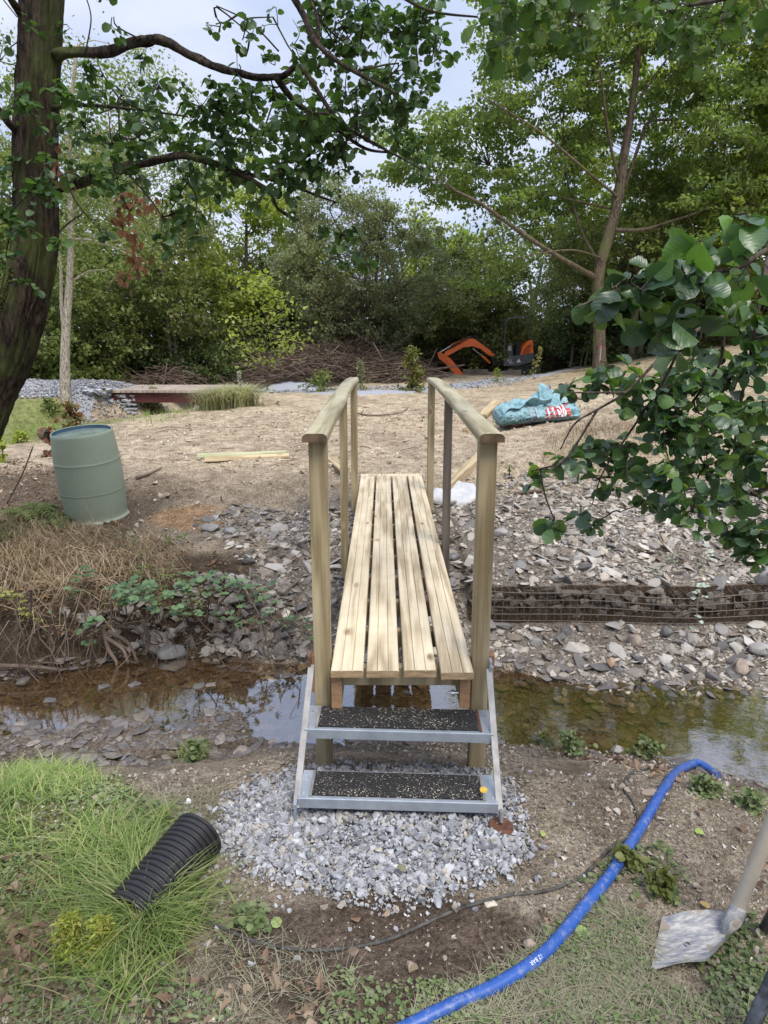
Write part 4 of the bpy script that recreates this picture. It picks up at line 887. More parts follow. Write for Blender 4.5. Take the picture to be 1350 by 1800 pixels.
def leaves(acc, pos, axis_, nrm, size, T, mi=0):
    pos = np.asarray(pos); N = len(pos)
    if not N: return
    if isinstance(T, list):
        k_ = np.arange(N) % len(T); ax_a = np.broadcast_to(axis_, (N, 3)); nr_a = np.broadcast_to(nrm, (N, 3)); sz_a = np.broadcast_to(size, (N,))
        for i_, T1 in enumerate(T):
            s_ = k_ == i_; leaves(acc, pos[s_], ax_a[s_], nr_a[s_], sz_a[s_], T1, mi)
        return
    V, F, U = T; y = unit(axis_); x = unit(np.cross(y, nrm)); z = np.cross(x, y); size = np.broadcast_to(size, (N,))
    W = pos[:, None]+size[:, None, None]*(V[None, :, 0:1]*x[:, None]+V[None, :, 1:2]*y[:, None]+V[None, :, 2:3]*z[:, None])
    k = len(V); acc.add(W.reshape(-1, 3), (F[None]+(np.arange(N)*k)[:, None, None]).reshape(-1, F.shape[1]), mi, np.tile(U, (N, 1)))
def twigs(aw, al, c, r, nt, nl, size, T, rnd, start=None, droop=.15, tw=.003, flatz=.8, up=.8, bare=.25):
    c = np.array(c, float); s = c+rnd.randn(3)*r*.2 if start is None else np.array(start, float)
    for _ in range(nt):
        e = c+unit(rnd.randn(3))*[1, 1, flatz]*r*rnd.uniform(.35, 1.05); mid = (s+e)/2+rnd.randn(3)*r*.18+[0, 0, r*.12]
        pts = smoothpath([s, mid, e-[0, 0, droop*r]], 8); tube(aw, pts, np.linspace(tw, tw*.35, 8), 4, cap=False)
        t = np.sort(rnd.uniform(bare, 1, nl)); ii = t*7; k = np.minimum(ii.astype(int), 6); f = (ii-k)[:, None]
        p_ = pts[k]*(1-f)+pts[k+1]*f; td = unit(pts[k+1]-pts[k]); sd = unit(np.cross(td, [0, 0, 1.])+1e-6)*np.where(np.arange(nl) % 2, 1, -1)[:, None]
        ax = unit(td*.5+sd*.9+rnd.randn(nl, 3)*.35-[0, 0, .25]); nr = unit(np.array([0, 0, up])+rnd.randn(nl, 3)*.45)
        leaves(al, p_+ax*size*.15, ax, nr, size*rnd.uniform(.4, 1.3, nl), T)
def nearest(paths, q):
    best = None
    for p_ in paths:
        d_ = np.linalg.norm(p_-q, axis=1); i_ = d_.argmin()
        if best is None or d_[i_] < best[0]: best = (d_[i_], p_[i_])
    return best[1], best[0]
def barkmat(name, cols, sc_=5, moss=None, strength=1., dist=.03):
    m, n, l, p = newmat(name); c = ramp(n, l, noise(n, l, sc_*3, 6, (1, 1, .25), rough=.7), cols, .3, .7)
    c = mix(n, l, 1., c, ramp(n, l, noise(n, l, sc_*7, 4, (1, 1, .14), rough=.6, dist=1.2), [(.28, .26, .25), (1.15, 1.12, 1.1), (1.7, 1.6, 1.5)], .38, .66), 'MULTIPLY')
    if moss: c = mix(n, l, ramp(n, l, noise(n, l, 3.3, 5, (1, 1, .5)), [(0, 0, 0), (1, 1, 1)], .5, .62), c, moss)
    l.new(c, p.inputs['Base Color']); p.inputs['Roughness'].default_value = .9; p.inputs['Specular IOR Level'].default_value = .2
    bump(n, l, p, noise(n, l, sc_*4, 6, (1, 1, .2), rough=.75, dist=.5), strength, dist); return m
B_ALDER = barkmat('alder_bark', [(.014, .010, .007), (.042, .030, .022), (.080, .062, .048)], 6, (.07, .08, .025), 1., .05)
B_TWIG = barkmat('dark_twig_bark', [(.035, .028, .022), (.085, .07, .055)], 12, None, .6, .005)
B_MAPLE = barkmat('mossy_bark', [(.075, .06, .042), (.16, .13, .095)], 6, (.115, .12, .05))
B_BIRCH = barkmat('birch_bark', [(.07, .06, .05), (.40, .36, .30), (.24, .22, .18), (.55, .52, .45)], 9, None, .5)
B_GREY = barkmat('grey_bark', [(.07, .06, .05), (.15, .13, .11)], 6, (.08, .085, .04))
L_ALDER = leafmat('alder_leaf', [(.035, .07, .022), (.055, .11, .03), (.085, .15, .035), (.04, .085, .04)], .40, .42, .4, True)
L_BIG = leafmat('near_alder_leaf', [(.026, .055, .028), (.038, .08, .032), (.065, .135, .032), (.032, .065, .038), (.046, .095, .036), (.030, .062, .03), (.12, .20, .038)], .32, .36, .6, True, under=(1.6, 1.5, 1.2))
L_TOP = leafmat('bright_alder_leaf', [(.045, .09, .026), (.07, .13, .035), (.11, .18, .04)], .45, .42, .4, True)
L_MAPLE = leafmat('maple_leaf', [(.11, .165, .05), (.17, .235, .065), (.25, .31, .085), (.145, .20, .08)], .55)
GRN = {
 'dark': leafmat('dark_leaf', [(.045, .072, .026), (.07, .10, .034), (.105, .135, .042)], .40),
 'mid': leafmat('mid_leaf', [(.115, .155, .05), (.18, .22, .07), (.25, .285, .10)], .5),
 'yellow': leafmat('yellow_leaf', [(.19, .25, .05), (.27, .33, .065), (.37, .39, .10)], .52),
 'willow': leafmat('willow_leaf', [(.14, .165, .08), (.20, .225, .115), (.27, .29, .165)], .44),
 'pale': leafmat('pale_leaf', [(.18, .22, .09), (.25, .30, .14), (.32, .36, .19)], .48),
 'lime': leafmat('lime_leaf', [(.22, .28, .03), (.30, .36, .05), (.38, .42, .09)], .45),
 'olive': leafmat('olive_leaf', [(.10, .12, .034), (.15, .17, .05), (.21, .215, .065)], .44)}
L_DEAD = leafmat('withered_leaf', [(.15, .065, .035), (.21, .105, .06), (.11, .055, .035)], .3, .7, .2)

# ------------------------------------------------------------ left alder, mossy, with its limbs over the stream
al = thing('alder_tree', 'dark mossy leaning alder trunk at the left edge with long limbs over the stream', 'tree', (-3.7, 4.95, .25))
a = Acc(); tp = [(-3.75, 4.9, .1), P(-75, 800, 4.95), P(-30, 710, 5.0), P(18, 610, 5.0), P(46, 510, 5.0), P(62, 410, 5.0), P(62, 250, 5.0), P(70, 90, 5.0), P(78, -60, 5.0), P(100, -260, 5.1), P(140, -600, 5.2)]
tp = smoothpath(tp, 60); rr = np.interp(np.linspace(0, 1, 60), [0, .12, .25, .5, .7, 1], [.27, .20, .160, .136, .118, .10])
def barktube(acc, path, r, n=110, m=420, amp=.013, seed=0):
    pp = np.stack([np.interp(np.linspace(0, 1, m), np.linspace(0, 1, len(path)), path[:, k]) for k in range(3)], -1); r = np.interp(np.linspace(0, 1, m), np.linspace(0, 1, len(r)), r)
    A_, B_ = np.meshgrid(np.arange(n)/n*2*math.pi, np.arange(m)*1.); hgt = np.concatenate([[0], np.cumsum(np.linalg.norm(np.diff(pp, axis=0), axis=1))])[:, None]
    cx, cy = np.cos(A_), np.sin(A_); big = fbm(cx*1.4+seed, cy*1.4+hgt*.9, 50, 3)*.10; w_ = fbm(cx*3+hgt*1.2, cy*3-hgt, 52, 2)*.9
    ridge = 1-np.abs(fbm((A_*5.5 if False else cx*7)+w_, cy*7+hgt*1.6+w_, 53, 3))*2.2; fine = fbm(cx*17+5, cy*17+hgt*9, 54, 3)
    R_ = r[:, None]*(1+big)+amp*ridge+amp*.7*fine; T_ = unit(np.gradient(pp, axis=0)); a_ = unit(np.cross([0, 1., 0], T_)); b_ = np.cross(T_, a_)
    V = pp[:, None]+(R_*cx)[..., None]*a_[:, None]+(R_*cy)[..., None]*b_[:, None]; i = np.arange(m-1)[:, None]*n; j = np.arange(n)[None]
    acc.add(V.reshape(-1, 3), np.stack([i+j, i+(j+1) % n, i+n+(j+1) % n, i+n+j], -1).reshape(-1, 4))
barktube(a, tp, rr)
for s_ in range(9):   # climbing ivy stems and bark ribs on the trunk
    ph = rs.rand()*6.28; i0 = rs.randint(0, 22); i1 = i0+rs.randint(14, 34); pts = []
    for k in range(i0, min(i1, 59)): ph += rs.randn()*.13; pts.append(tp[k]+(rr[k]*1.03)*np.array([math.cos(ph), math.sin(ph), 0]))
    tube(a, pts, .010*rs.uniform(.5, 1.3), 6)
limbs = []
def limb(acc, pts, r0, r1, n=26, seg=8, rough=.1, store=limbs):
    c_ = smoothpath(pts, n); tube(acc, c_, np.linspace(r0, r1, n), seg, rough=rough, seed=len(store)); store.append(c_); return c_
limb(a, [P(88, 100, 5.), P(120, 93, 4.9), P(180, 92, 4.8), P(245, 73, 4.7), P(285, 72, 4.65), P(340, 100, 4.6), P(375, 115, 4.55), P(440, 134, 4.5), P(495, 133, 4.4), P(522, 118, 4.35), P(545, 140, 4.3), P(595, 212, 4.2), P(650, 248, 4.1), P(700, 275, 4.0), P(745, 300, 3.95)], .036, .003, 90, 12, .35)
limb(a, [P(485, 135, 4.4), P(520, 180, 4.5), P(575, 215, 4.6), P(640, 260, 4.7), P(690, 268, 4.8)], .02, .007)
limb(a, [P(95, 335, 5.), P(140, 322, 4.9), P(200, 300, 4.8), P(260, 285, 4.7), P(320, 274, 4.6), P(380, 290, 4.5), P(440, 315, 4.5), P(475, 340, 4.5), P(490, 368, 4.5), P(525, 388, 4.5)], .032, .006, 70, 12, .35)
limb(a, [P(410, 300, 4.5), P(500, 322, 4.6), P(560, 345, 4.7), P(590, 355, 4.7)], .014, .004)
limb(a, [P(85, 190, 5.), P(140, 185, 4.7), P(220, 190, 4.4), P(330, 205, 4.2)], .016, .004)
limb(a, [P(40, 240, 5.), P(10, 210, 4.8), P(-30, 150, 4.6)], .03, .012)
limb(a, [P(40, 30, 5.), P(20, 0, 4.8), P(-20, -60, 4.6)], .03, .012)
limb(a, [P(110, -400, 5.1), P(300, -330, 4.6), P(480, -60, 4.2), P(530, 20, 4.1), P(552, 70, 4.0), P(590, 105, 3.9), P(650, 140, 3.8), P(700, 165, 3.7)], .026, .006, 60, 10, .3)
limb(a, [P(480, -60, 4.2), P(620, -60, 4.0), P(700, -10, 3.8), P(760, 20, 3.7), P(840, 30, 3.6)], .014, .004)
limb(a, [P(560, 80, 4.0), P(555, 20, 4.1), P(520, -40, 4.2)], .01, .006)
limb(a, [P(490, 90, 4.4), P(440, 40, 4.4), P(380, 10, 4.4)], .005, .003); limb(a, [P(150, 92, 4.8), P(160, 30, 4.8), P(145, -20, 4.8)], .005, .003)
lf = Acc(); r_ = np.random.RandomState(21)
CL = [(150, 170, 45), (175, 120, 35), (230, 175, 50), (150, 230, 60), (210, 240, 60), (290, 175, 50), (350, 200, 55), (400, 170, 55), (440, 190, 60), (480, 180, 60), (520, 200, 65), (570, 190, 55), (610, 230, 55), (640, 200, 50), (590, 270, 60), (530, 260, 70), (460, 250, 75), (400, 235, 70), (340, 260, 60), (280, 250, 60), (560, 310, 50), (480, 310, 65), (420, 300, 60), (330, 320, 60), (300, 370, 50), (340, 390, 45), (350, 430, 30), (230, 310, 55), (280, 420, 30), (160, 310, 55), (110, 300, 40), (60, 330, 55), (20, 380, 55), (10, 450, 40), (40, 500, 30), (20, 300, 55), (10, 90, 60), (20, 190, 50), (30, 30, 40), (120, 60, 35), (200, 30, 35), (250, 110, 25), (210, 10, 40), (380, 30, 35), (440, 60, 45), (480, 30, 40), (420, 90, 30), (520, 70, 45), (560, 120, 55), (480, 100, 40), (590, 60, 60), (560, 10, 60), (640, 20, 70), (630, 100, 60), (690, 60, 70), (680, 140, 60), (740, 20, 60), (660, 180, 55), (720, 190, 50), (700, 240, 50), (740, 260, 45), (760, 100, 40), (745, 310, 30), (620, 160, 50), (560, 400, 16), (600, 410, 22), (622, 400, 20), (640, 440, 22), (610, 470, 20), (600, 440, 15), (650, 470, 14), (520, 140, 40), (90, 150, 40), (180, 410, 12), (100, 430, 12)]
CL += [(x_+r_.randint(-30, 30), y_+r_.randint(-25, 25), 50) for x_, y_ in ((420, 230), (500, 240), (560, 240), (450, 280), (600, 30), (650, 60), (720, 110), (740, 60), (250, 210), (360, 350))]
for (px, py, rp) in CL:
    Yc = 4.5+r_.uniform(-.5, .45); q_ = P(px, py, Yc); s_, d_ = nearest(limbs, q_)
    if d_ > .15: limb(a, [s_, (s_+q_)/2+r_.randn(3)*.05, q_], .006, .003, 7, 5, 0.)
    n_ = max(2, int((rp/55.)**2*9)); sparse = (py < 110 and px < 540); n_ = max(2, n_//2) if sparse else n_
    twigs(a, lf, q_, rp/1200.*4.7, n_, 5 if sparse else 8, .052, ALDER_S, r_)
# part of the crown above and beside the frame
for k in range(16):
    q_ = np.array([r_.uniform(-4.8, .2), r_.uniform(3.2, 7.0), r_.uniform(5.4, 8)]); 
    if q_[0] > -2.6 and q_[2] < 7.2 and r_.rand() < .75: continue
    s_, d_ = nearest(limbs+[tp[30:]], q_); limb(a, [s_, (s_+q_)/2+[0, 0, .15], q_], .018, .006, 8, 5, 0.); twigs(a, lf, q_, .55, 8, 8, .08, ALDER_S, r_)
part('trunk', a, B_ALDER, al, smooth=True); part('crown', lf, L_ALDER, al, smooth=True, uv=True)
dl = Acc(); dw = Acc()
for (px, py, n_) in ((215, 350, 14), (235, 355, 12), (262, 350, 6), (205, 375, 10), (230, 400, 9), (228, 425, 7), (240, 462, 10), (222, 488, 10), (250, 460, 5), (285, 365, 4), (100, 300, 5), (95, 270, 4), (120, 310, 3)):
    q_ = P(px, py, 4.7); pos = q_+r_.randn(n_, 3)*[.03, .03, .04]; leaves(dl, pos, np.array([0, 0, -1.])+r_.randn(n_, 3)*.35, r_.randn(n_, 3), .055, OVAL)
tube(dl, smoothpath([P(235, 285, 4.7), P(240, 350, 4.7), P(215, 400, 4.7), P(238, 450, 4.7), P(218, 490, 4.7)], 20), .004, 4)
part('withered_leaves', dl, L_DEAD, al, label='hanging bunches of withered brown leaves')
ms_ = Acc(); N = 9000; k = r_.randint(0, 26, N); ph = r_.uniform(2.4, 4.4, N)+0*k; pr_ = tp[k]+r_.rand(N, 1)*(tp[k+1]-tp[k]); nn_ = np.stack([np.cos(ph), np.sin(ph), 0*ph], -1)
kp = vn(ph*2, k*.25, 4) > .38; pr_, nn_, ph = pr_[kp], nn_[kp], ph[kp]; leaves(ms_, pr_+nn_*(rr[k[kp]]*.99)[:, None], nn_+r_.randn(len(nn_), 3)*.6, r_.randn(len(nn_), 3), .022, QUAD)
part('moss', ms_, leafmat('moss', [(.06, .07, .02), (.10, .11, .03), (.04, .05, .018)], .2, .9, .1), al, kind='stuff')

# ------------------------------------------------------------ near alder at the right, its branches hang into the picture
ra = thing('alder_tree', 'alder outside the right edge whose large dark leaves hang close over the near bank', 'tree', (2.75, 2.5, .0))
a = Acc(); limbs2 = []; tq = smoothpath([(2.78, 2.5, -.1), (2.75, 2.5, 1.2), (2.65, 2.45, 2.6), (2.6, 2.5, 4.2), (2.5, 2.6, 6.)], 24); tube(a, tq, np.linspace(.15, .08, 24), 14, rough=.12); limbs2.append(tq)
def lb2(pts, r0, r1, n=26): return limb(a, pts, r0, r1, n, 7, .12, limbs2)
lb2([tq[9], P(1450, 400, 1.75), P(1350, 438, 1.6), P(1300, 470, 1.58), P(1240, 478, 1.55), P(1190, 478, 1.5)], .008, .003)
lb2([P(1240, 478, 1.55), P(1150, 492, 1.5), P(1090, 508, 1.48), P(1050, 525, 1.47), P(1015, 540, 1.46)], .005, .002)
lb2([tq[7], P(1430, 480, 2.2), P(1340, 500, 2.1), P(1290, 545, 2.05), P(1210, 590, 2.), P(1150, 640, 2.), P(1100, 690, 2.), P(1050, 720, 2.), P(1010, 745, 2.), P(985, 790, 2.)], .0085, .002, 40)
lb2([P(1340, 500, 2.1), P(1320, 620, 2.2), P(1300, 720, 2.25), P(1290, 820, 2.3), P(1310, 930, 2.3)], .007, .002)
lb2([P(1270, 560, 2.05), P(1265, 640, 2.15), P(1210, 720, 2.2), P(1190, 800, 2.2), P(1150, 870, 2.25), P(1090, 900, 2.3)], .006, .0015)
lb2([P(1200, 600, 2.), P(1160, 680, 2.1), P(1100, 770, 2.2), P(1060, 830, 2.2), P(1040, 890, 2.2)], .005, .0015)
lb2([tq[6], P(1420, 700, 2.3), P(1350, 720, 2.3), P(1260, 760, 2.3), P(1200, 790, 2.3)], .008, .002)
lb2([P(1100, 690, 2.), P(1040, 690, 1.95), P(1000, 690, 1.95)], .004, .002); lb2([P(1050, 720, 2.), P(1000, 800, 2.), P(960, 830, 2.)], .004, .002)
lf = Acc(); r_ = np.random.RandomState(5)
for (px, py, Y_, rp, n_, nl) in [(1300, 400, 1.5, 45, 2, 3), (1245, 445, 1.5, 45, 3, 4), (1310, 470, 1.55, 45, 3, 4), (1190, 480, 1.48, 50, 4, 4), (1130, 500, 1.46, 50, 4, 4), (1170, 560, 1.5, 45, 3, 4), (1085, 500, 1.46, 36, 2, 3), (1040, 535, 1.46, 26, 2, 3), (1225, 530, 1.5, 45, 3, 4), (1210, 610, 1.6, 40, 3, 3), (1330, 540, 1.7, 40, 3, 4)]:
    twigs(a, lf, P(px, py, Y_), rp/1200.*Y_, n_+1, nl, .057, ALDER, r_, tw=.002, up=.35, bare=.4)
lower = [(1050, 670, 26, 3), (1000, 690, 22, 2), (1080, 650, 22, 2), (1125, 660, 30, 3), (1110, 720, 35, 4), (1170, 700, 40, 5), (1230, 690, 45, 6), (1290, 660, 45, 6), (1340, 640, 45, 6), (1340, 720, 45, 6), (1280, 740, 45, 6), (1220, 750, 45, 6), (1160, 770, 40, 5), (1095, 780, 38, 5), (1040, 800, 34, 4), (990, 815, 30, 3), (950, 830, 20, 2), (1070, 840, 34, 4), (1120, 830, 34, 4), (1180, 830, 35, 4), (1240, 820, 40, 5), (1300, 800, 45, 6), (1345, 800, 40, 5), (1330, 870, 45, 6), (1270, 880, 40, 4), (1220, 900, 30, 3), (1170, 880, 20, 2), (1130, 880, 15, 1), (1040, 925, 18, 2), (975, 915, 22, 2), (1020, 910, 16, 1), (1290, 940, 30, 3), (1335, 940, 35, 4), (1330, 980, 25, 2), (1345, 580, 35, 4), (1240, 640, 30, 3), (1200, 660, 30, 3)]
for (px, py, rp, n_) in lower:
    q_ = P(px, py, 2.15+r_.uniform(-.15, .3)); s_, d_ = nearest(limbs2, q_)
    if d_ > .06: limb(a, [s_, (s_+q_)/2+r_.randn(3)*.03, q_], .0035, .002, 7, 5, 0., limbs2)
    twigs(a, lf, q_, rp/1200.*2.9, int(n_*(2.0 if px > 1110 else 1.4))+1, 5, .045, ALDER, r_, tw=.0018, up=.45, bare=.3, start=q_ if d_ > .06 else s_)
for c_ in (limbs2[1], limbs2[3], limbs2[6]):   # the leafy stretches beyond the right edge of the picture
    for t_ in np.linspace(.08, .6, 9):
        q_ = c_[int(t_*(len(c_)-1))]
        if q_[0] > .62*q_[1]+.1: twigs(a, lf, q_, .16, 6, 5, .05, ALDER, r_, tw=.0018, up=.45)
lt = Acc()   # bright leaves hanging in at the top from limbs over the camera
lb2([tq[16], (2.0, 2.7, 5.0), P(1250, -120, 2.9), P(1100, -60, 2.8), P(960, -20, 2.8), P(860, 0, 2.8)], .03, .006); lb2([tq[15], P(1380, -60, 2.6), P(1290, -10, 2.5), P(1210, 10, 2.5)], .02, .005)
for k in range(46):
    px = r_.uniform(840, 1350); py = r_.uniform(-90, 70)+(40 if px > 1150 else 0)*r_.rand()+(px < 1200)*10; q_ = P(px, py, 2.8+r_.uniform(-.3, .5)); s_, d_ = nearest(limbs2, q_)
    if d_ > .1: limb(a, [s_, (s_+q_)/2+[0, 0, .04], q_], .003, .0015, 7, 4, 0., limbs2)
    twigs(a, lt, q_, .13, 3, 5, .049, ALDER, r_, tw=.0016, up=.4, droop=.3)
for k in range(12):
    q_ = np.array([r_.uniform(.8, 4.), r_.uniform(2.4, 6), r_.uniform(5.6, 7.6)]); s_, d_ = nearest([tq], q_); limb(a, [s_, (s_+q_)/2, q_], .015, .006, 8, 5, 0., limbs2); twigs(a, lt, q_, .5, 6, 8, .08, ALDER_S, r_)
part('trunk', a, B_TWIG, ra, smooth=True); cr_ = part('crown', lf, L_BIG, ra, smooth=True, uv=True); part('upper_leaves', lt, L_TOP, ra, smooth=True, uv=True, label='backlit bright green leaves hanging in at the top')

# ------------------------------------------------------------ trees: trunk, limbs and leaf clumps
def crown_pts(rnd, K, c, R, hollow=.45):
    d_ = unit(rnd.randn(K, 3)); rad = hollow+(1-hollow)*rnd.rand(K)**.5; lump = 1+.22*np.sin(d_[:, 0]*4+c[0]*3)+.15*np.sin(d_[:, 2]*6+c[1]); return c+d_*(rad*lump)[:, None]*R
def tree(name, label, base, top, R, tr, K, nl, leaf, mt, bark, seed, sig=.42, cz=None, hollow=.45, T=QUAD, path=None, group='trees behind the clearing', stems=1, cat='tree', lean=0., limbr=.25, low=None, upn=.7, ox=0.):
    rnd = np.random.RandomState(seed); base = np.array(base, float); h = top-base[2]; t = thing(name, label, cat, tuple(base), group=group)
    c = base+[ox, 0, (h-R[2] if cz is None else cz)]; a = Acc(); lf = Acc(); trunks = []
    for s_ in range(stems):
        o_ = rnd.randn(3)*[.25, .25, 0]*(stems > 1); e_ = c+[rnd.randn()*R[0]*.15*(1+stems*.6), 0, R[2]*.5]
        pts = path if path is not None and s_ == 0 else [base+o_-[0, 0, .3], base+o_*1.5+[lean*.3+rnd.randn()*.06*h*.3, rnd.randn()*.1, h*.3], base+o_*2.5+(e_-base)*[.6, .6, .62]+rnd.randn(3)*[.15, .15, 0], e_]
        c_ = smoothpath(pts, 24); tube(a, c_, tr*np.linspace(1.15, .22, 24)/(1+.3*(stems > 1)), 9, rough=.1, seed=seed+s_); trunks.append(c_)
    cp_ = crown_pts(rnd, K, c, np.array(R), hollow)
    if low is not None: cp_ = cp_[cp_[:, 2] > low]
    for q_ in cp_:
        tk = trunks[rnd.randint(len(trunks))]; k = int(np.clip(np.argmin(np.abs(tk[:, 2]-(q_[2]-.35*np.hypot(*(q_-c)[:2])-.1)))+0, 5, 22)); s_ = tk[k]; rad = tr*limbr*np.clip(1.2-k/24, .25, 1)
        pts = smoothpath([s_, lerp(s_, q_, .5)+rnd.randn(3)*.12*R[0]*.3+[0, 0, .1*R[2]*rnd.rand()], q_], 8); tube(a, pts, np.linspace(rad, rad*.25, 8), 5, cap=False)
    K = len(cp_); n_ = nl; idx = np.repeat(np.arange(K), n_); sc_ = rnd.uniform(.6, 1.4, K)[idx][:, None]
    sub = rnd.randn(K, 7, 3)*sig*[1, 1, .6]; pos = cp_[idx]+sub[idx, rnd.randint(7, size=len(idx))]*sc_+rnd.randn(len(idx), 3)*sig*[.33, .33, .2]
    ax = unit(rnd.randn(len(idx), 3)+[0, 0, -.3]); nr = unit(np.array([0, 0, upn])+rnd.randn(len(idx), 3)*.6); g_ = pos[:, 2] > base[2]-.2; leaves(lf, pos[g_], ax[g_], nr[g_], leaf*rnd.uniform(.6, 1.3, g_.sum()), T)
    part('trunk', a, bark, t, smooth=True); part('crown', lf, mt, t); return t
# main tree on the right slope
gb = G(1055, 648); Yt = gb[1]; pth_ = [gb-[0, 0, .3], P(1053, 560, Yt), P(1052, 480, Yt), P(1068, 420, Yt), P(1082, 370, Yt), P(1092, 310, Yt), P(1100, 255, Yt), P(1112, 180, Yt), P(1125, 60, Yt), P(1130, -60, Yt)]
mt_ = thing('maple_tree', 'broad leafy maple with a slender mossy trunk standing on the right slope', 'tree', tuple(gb)); a = Acc(); L3 = []
tube(a, smoothpath(pth_, 40), np.interp(np.linspace(0, 1, 40), [0, .06, .5, 1], [.185, .135, .115, .04])*Yt/16., 14, rough=.14); L3.append(smoothpath(pth_, 40))
k_ = Yt/16.
for pts, r0, r1 in (([(1050, 490, 0), (1000, 462, -.5), (940, 425, -1), (890, 390, -1.2), (845, 358, -1.4), (800, 335, -1.5)], .085, .03), ([(1062, 475, 0), (1040, 440, .5), (1020, 400, 1), (1000, 330, 1.5), (990, 250, 2)], .06, .02), ([(1080, 404, 0), (1130, 404, -.3), (1170, 392, -.5), (1230, 372, -.8), (1290, 338, -1.)], .06, .02),
    ([(1092, 330, 0), (1075, 265, -.5), (1063, 190, -1), (1055, 120, -1.2), (1030, 20, -1.4)], .05, .015), ([(1098, 330, 0), (1125, 250, .5), (1140, 215, .7), (1190, 210, 1), (1260, 200, 1.4), (1330, 170, 1.7)], .05, .015), ([(1090, 350, 0), (1030, 300, -1), (960, 240, -1.5), (900, 200, -2), (850, 170, -2.2)], .04, .012), ([(1110, 200, 0), (1160, 120, -.6), (1220, 50, -1)], .035, .012), ([(1085, 370, 0), (1000, 350, 1), (930, 330, 1.5), (860, 290, 2)], .035, .012), ([(1060, 455, 0), (1010, 440, -1.2), (950, 445, -2), (900, 455, -2.4)], .03, .01)):
    limb(a, [P(px, py, Yt+dy) for px, py, dy in pts], r0*k_*.8, r1*k_*.8, 22, 7, .16, L3)
lf = Acc(); r_ = np.random.RandomState(33); poly = np.array([(690, 240), (745, 190), (800, 215), (850, 150), (860, 60), (900, -60), (1100, -260), (1330, -200), (1480, 0), (1480, 380), (1380, 420), (1250, 430), (1150, 470), (1120, 400), (1030, 430), (960, 440), (930, 500), (850, 520), (800, 470), (870, 400), (800, 385), (750, 330), (700, 330)])
cps = scatter(poly, 400, r_); cnt_ = 0
for px, py in cps:
    wdt = 2.8*math.sqrt(max(.06, 1-((px-1080)/420)**2)); dy = r_.uniform(-wdt, wdt)
    dy += 1.
    if abs(px-np.interp(py, [180, 310, 420, 500], [1112, 1092, 1068, 1052])) < 120 and py > 170: dy = abs(dy)+1.0
    if abs(px-np.interp(py, [180, 310, 420, 500], [1112, 1092, 1068, 1052])) < 55 and py > 240 and r_.rand() < .6: continue
    if 840 < px < 1050 and py > 380 and r_.rand() < .45: continue
    q_ = P(px, py, Yt+dy); s_, d_ = nearest(L3, q_)
    c_ = smoothpath([s_, lerp(s_, q_, .5)+r_.randn(3)*.15, q_], 7); tube(a, c_, np.linspace(.016, .006, 7), 4, cap=False)
    n_ = 250; idx = r_.randint(6, size=n_); sub = r_.randn(6, 3)*[.45, .45, .16]; pos = q_+sub[idx]+r_.randn(n_, 3)*[.17, .17, .07]
    leaves(lf, pos, unit(r_.randn(n_, 3)+[0, 0, -.35]), unit(r_.randn(n_, 3)*.5+[0, 0, .8]), .115*r_.uniform(.6, 1.3, n_), OVAL)
part('trunk', a, B_MAPLE, mt_, smooth=True); part('crown', lf, L_MAPLE, mt_)
# background trees: px of trunk, distance, top px, half width m, ...
def bgt(name, label, px, Y, toppy, rx, rz, col_, bark, seed, K=70, nl=190, leaf=.13, cy=None, **kw):
    q_ = P(px, 680, Y); z = Hs(q_[0], Y); top = P(px, toppy, Y)[2]
    return tree(name, label, (q_[0], Y, z), top, (rx, rx*.8, rz), kw.pop('tr', .16), K, nl, leaf, GRN[col_], bark, seed, **kw)
# birch and slender trees on the left
bz = G(115, 706); t = thing('birch_tree', 'slim pale birch with forked white stem beside the far timber bridge', 'tree', tuple(bz)); Yb = bz[1]; a = Acc(); bl_ = []
bl_.append(smoothpath([bz-[0, 0, .2], P(114, 640, Yb), P(116, 580, Yb), P(122, 500, Yb), P(125, 400, Yb), P(122, 250, Yb), P(135, 80, Yb)], 36)); tube(a, bl_[0], np.interp(np.linspace(0, 1, 36), [0, .05, 1], [.15, .115, .03])*Yb/15, 10, rough=.06)
bl_.append(smoothpath([P(114, 590, Yb), P(108, 540, Yb), P(107, 470, Yb), P(100, 380, Yb), P(90, 260, Yb)], 20)); tube(a, bl_[1], np.linspace(.05, .02, 20), 8)
for e_ in ((190, 475, 120, 500), (230, 450, 124, 420), (60, 400, 107, 450), (200, 330, 124, 380), (60, 300, 100, 350), (190, 230, 122, 290), (80, 180, 122, 260)): c_ = smoothpath([P(e_[2], e_[3], Yb), P((e_[0]+e_[2])/2, (e_[1]+e_[3])/2-10, Yb), P(e_[0], e_[1], Yb-.5)], 10); tube(a, c_, np.linspace(.03, .008, 10), 5); bl_.append(c_)
lf = Acc(); r_ = np.random.RandomState(8)
for k in range(60):
    q_ = P(r_.uniform(40, 250), r_.uniform(80, 450), Yb+r_.uniform(-1.5, 1.5)); s_, d_ = nearest(bl_, q_); tube(a, smoothpath([s_, lerp(s_, q_, .5)+r_.randn(3)*.1, q_], 6), np.linspace(.012, .004, 6), 4, cap=False)
    n_ = 110; leaves(lf, q_+r_.randn(n_, 3)*[.4, .4, .22], unit(r_.randn(n_, 3)), unit(r_.randn(n_, 3)*.6+[0, 0, .6]), .075*r_.uniform(.6, 1.3, n_), QUAD)
part('trunk', a, B_BIRCH, t, smooth=True); part('crown', lf, GRN['mid'], t)
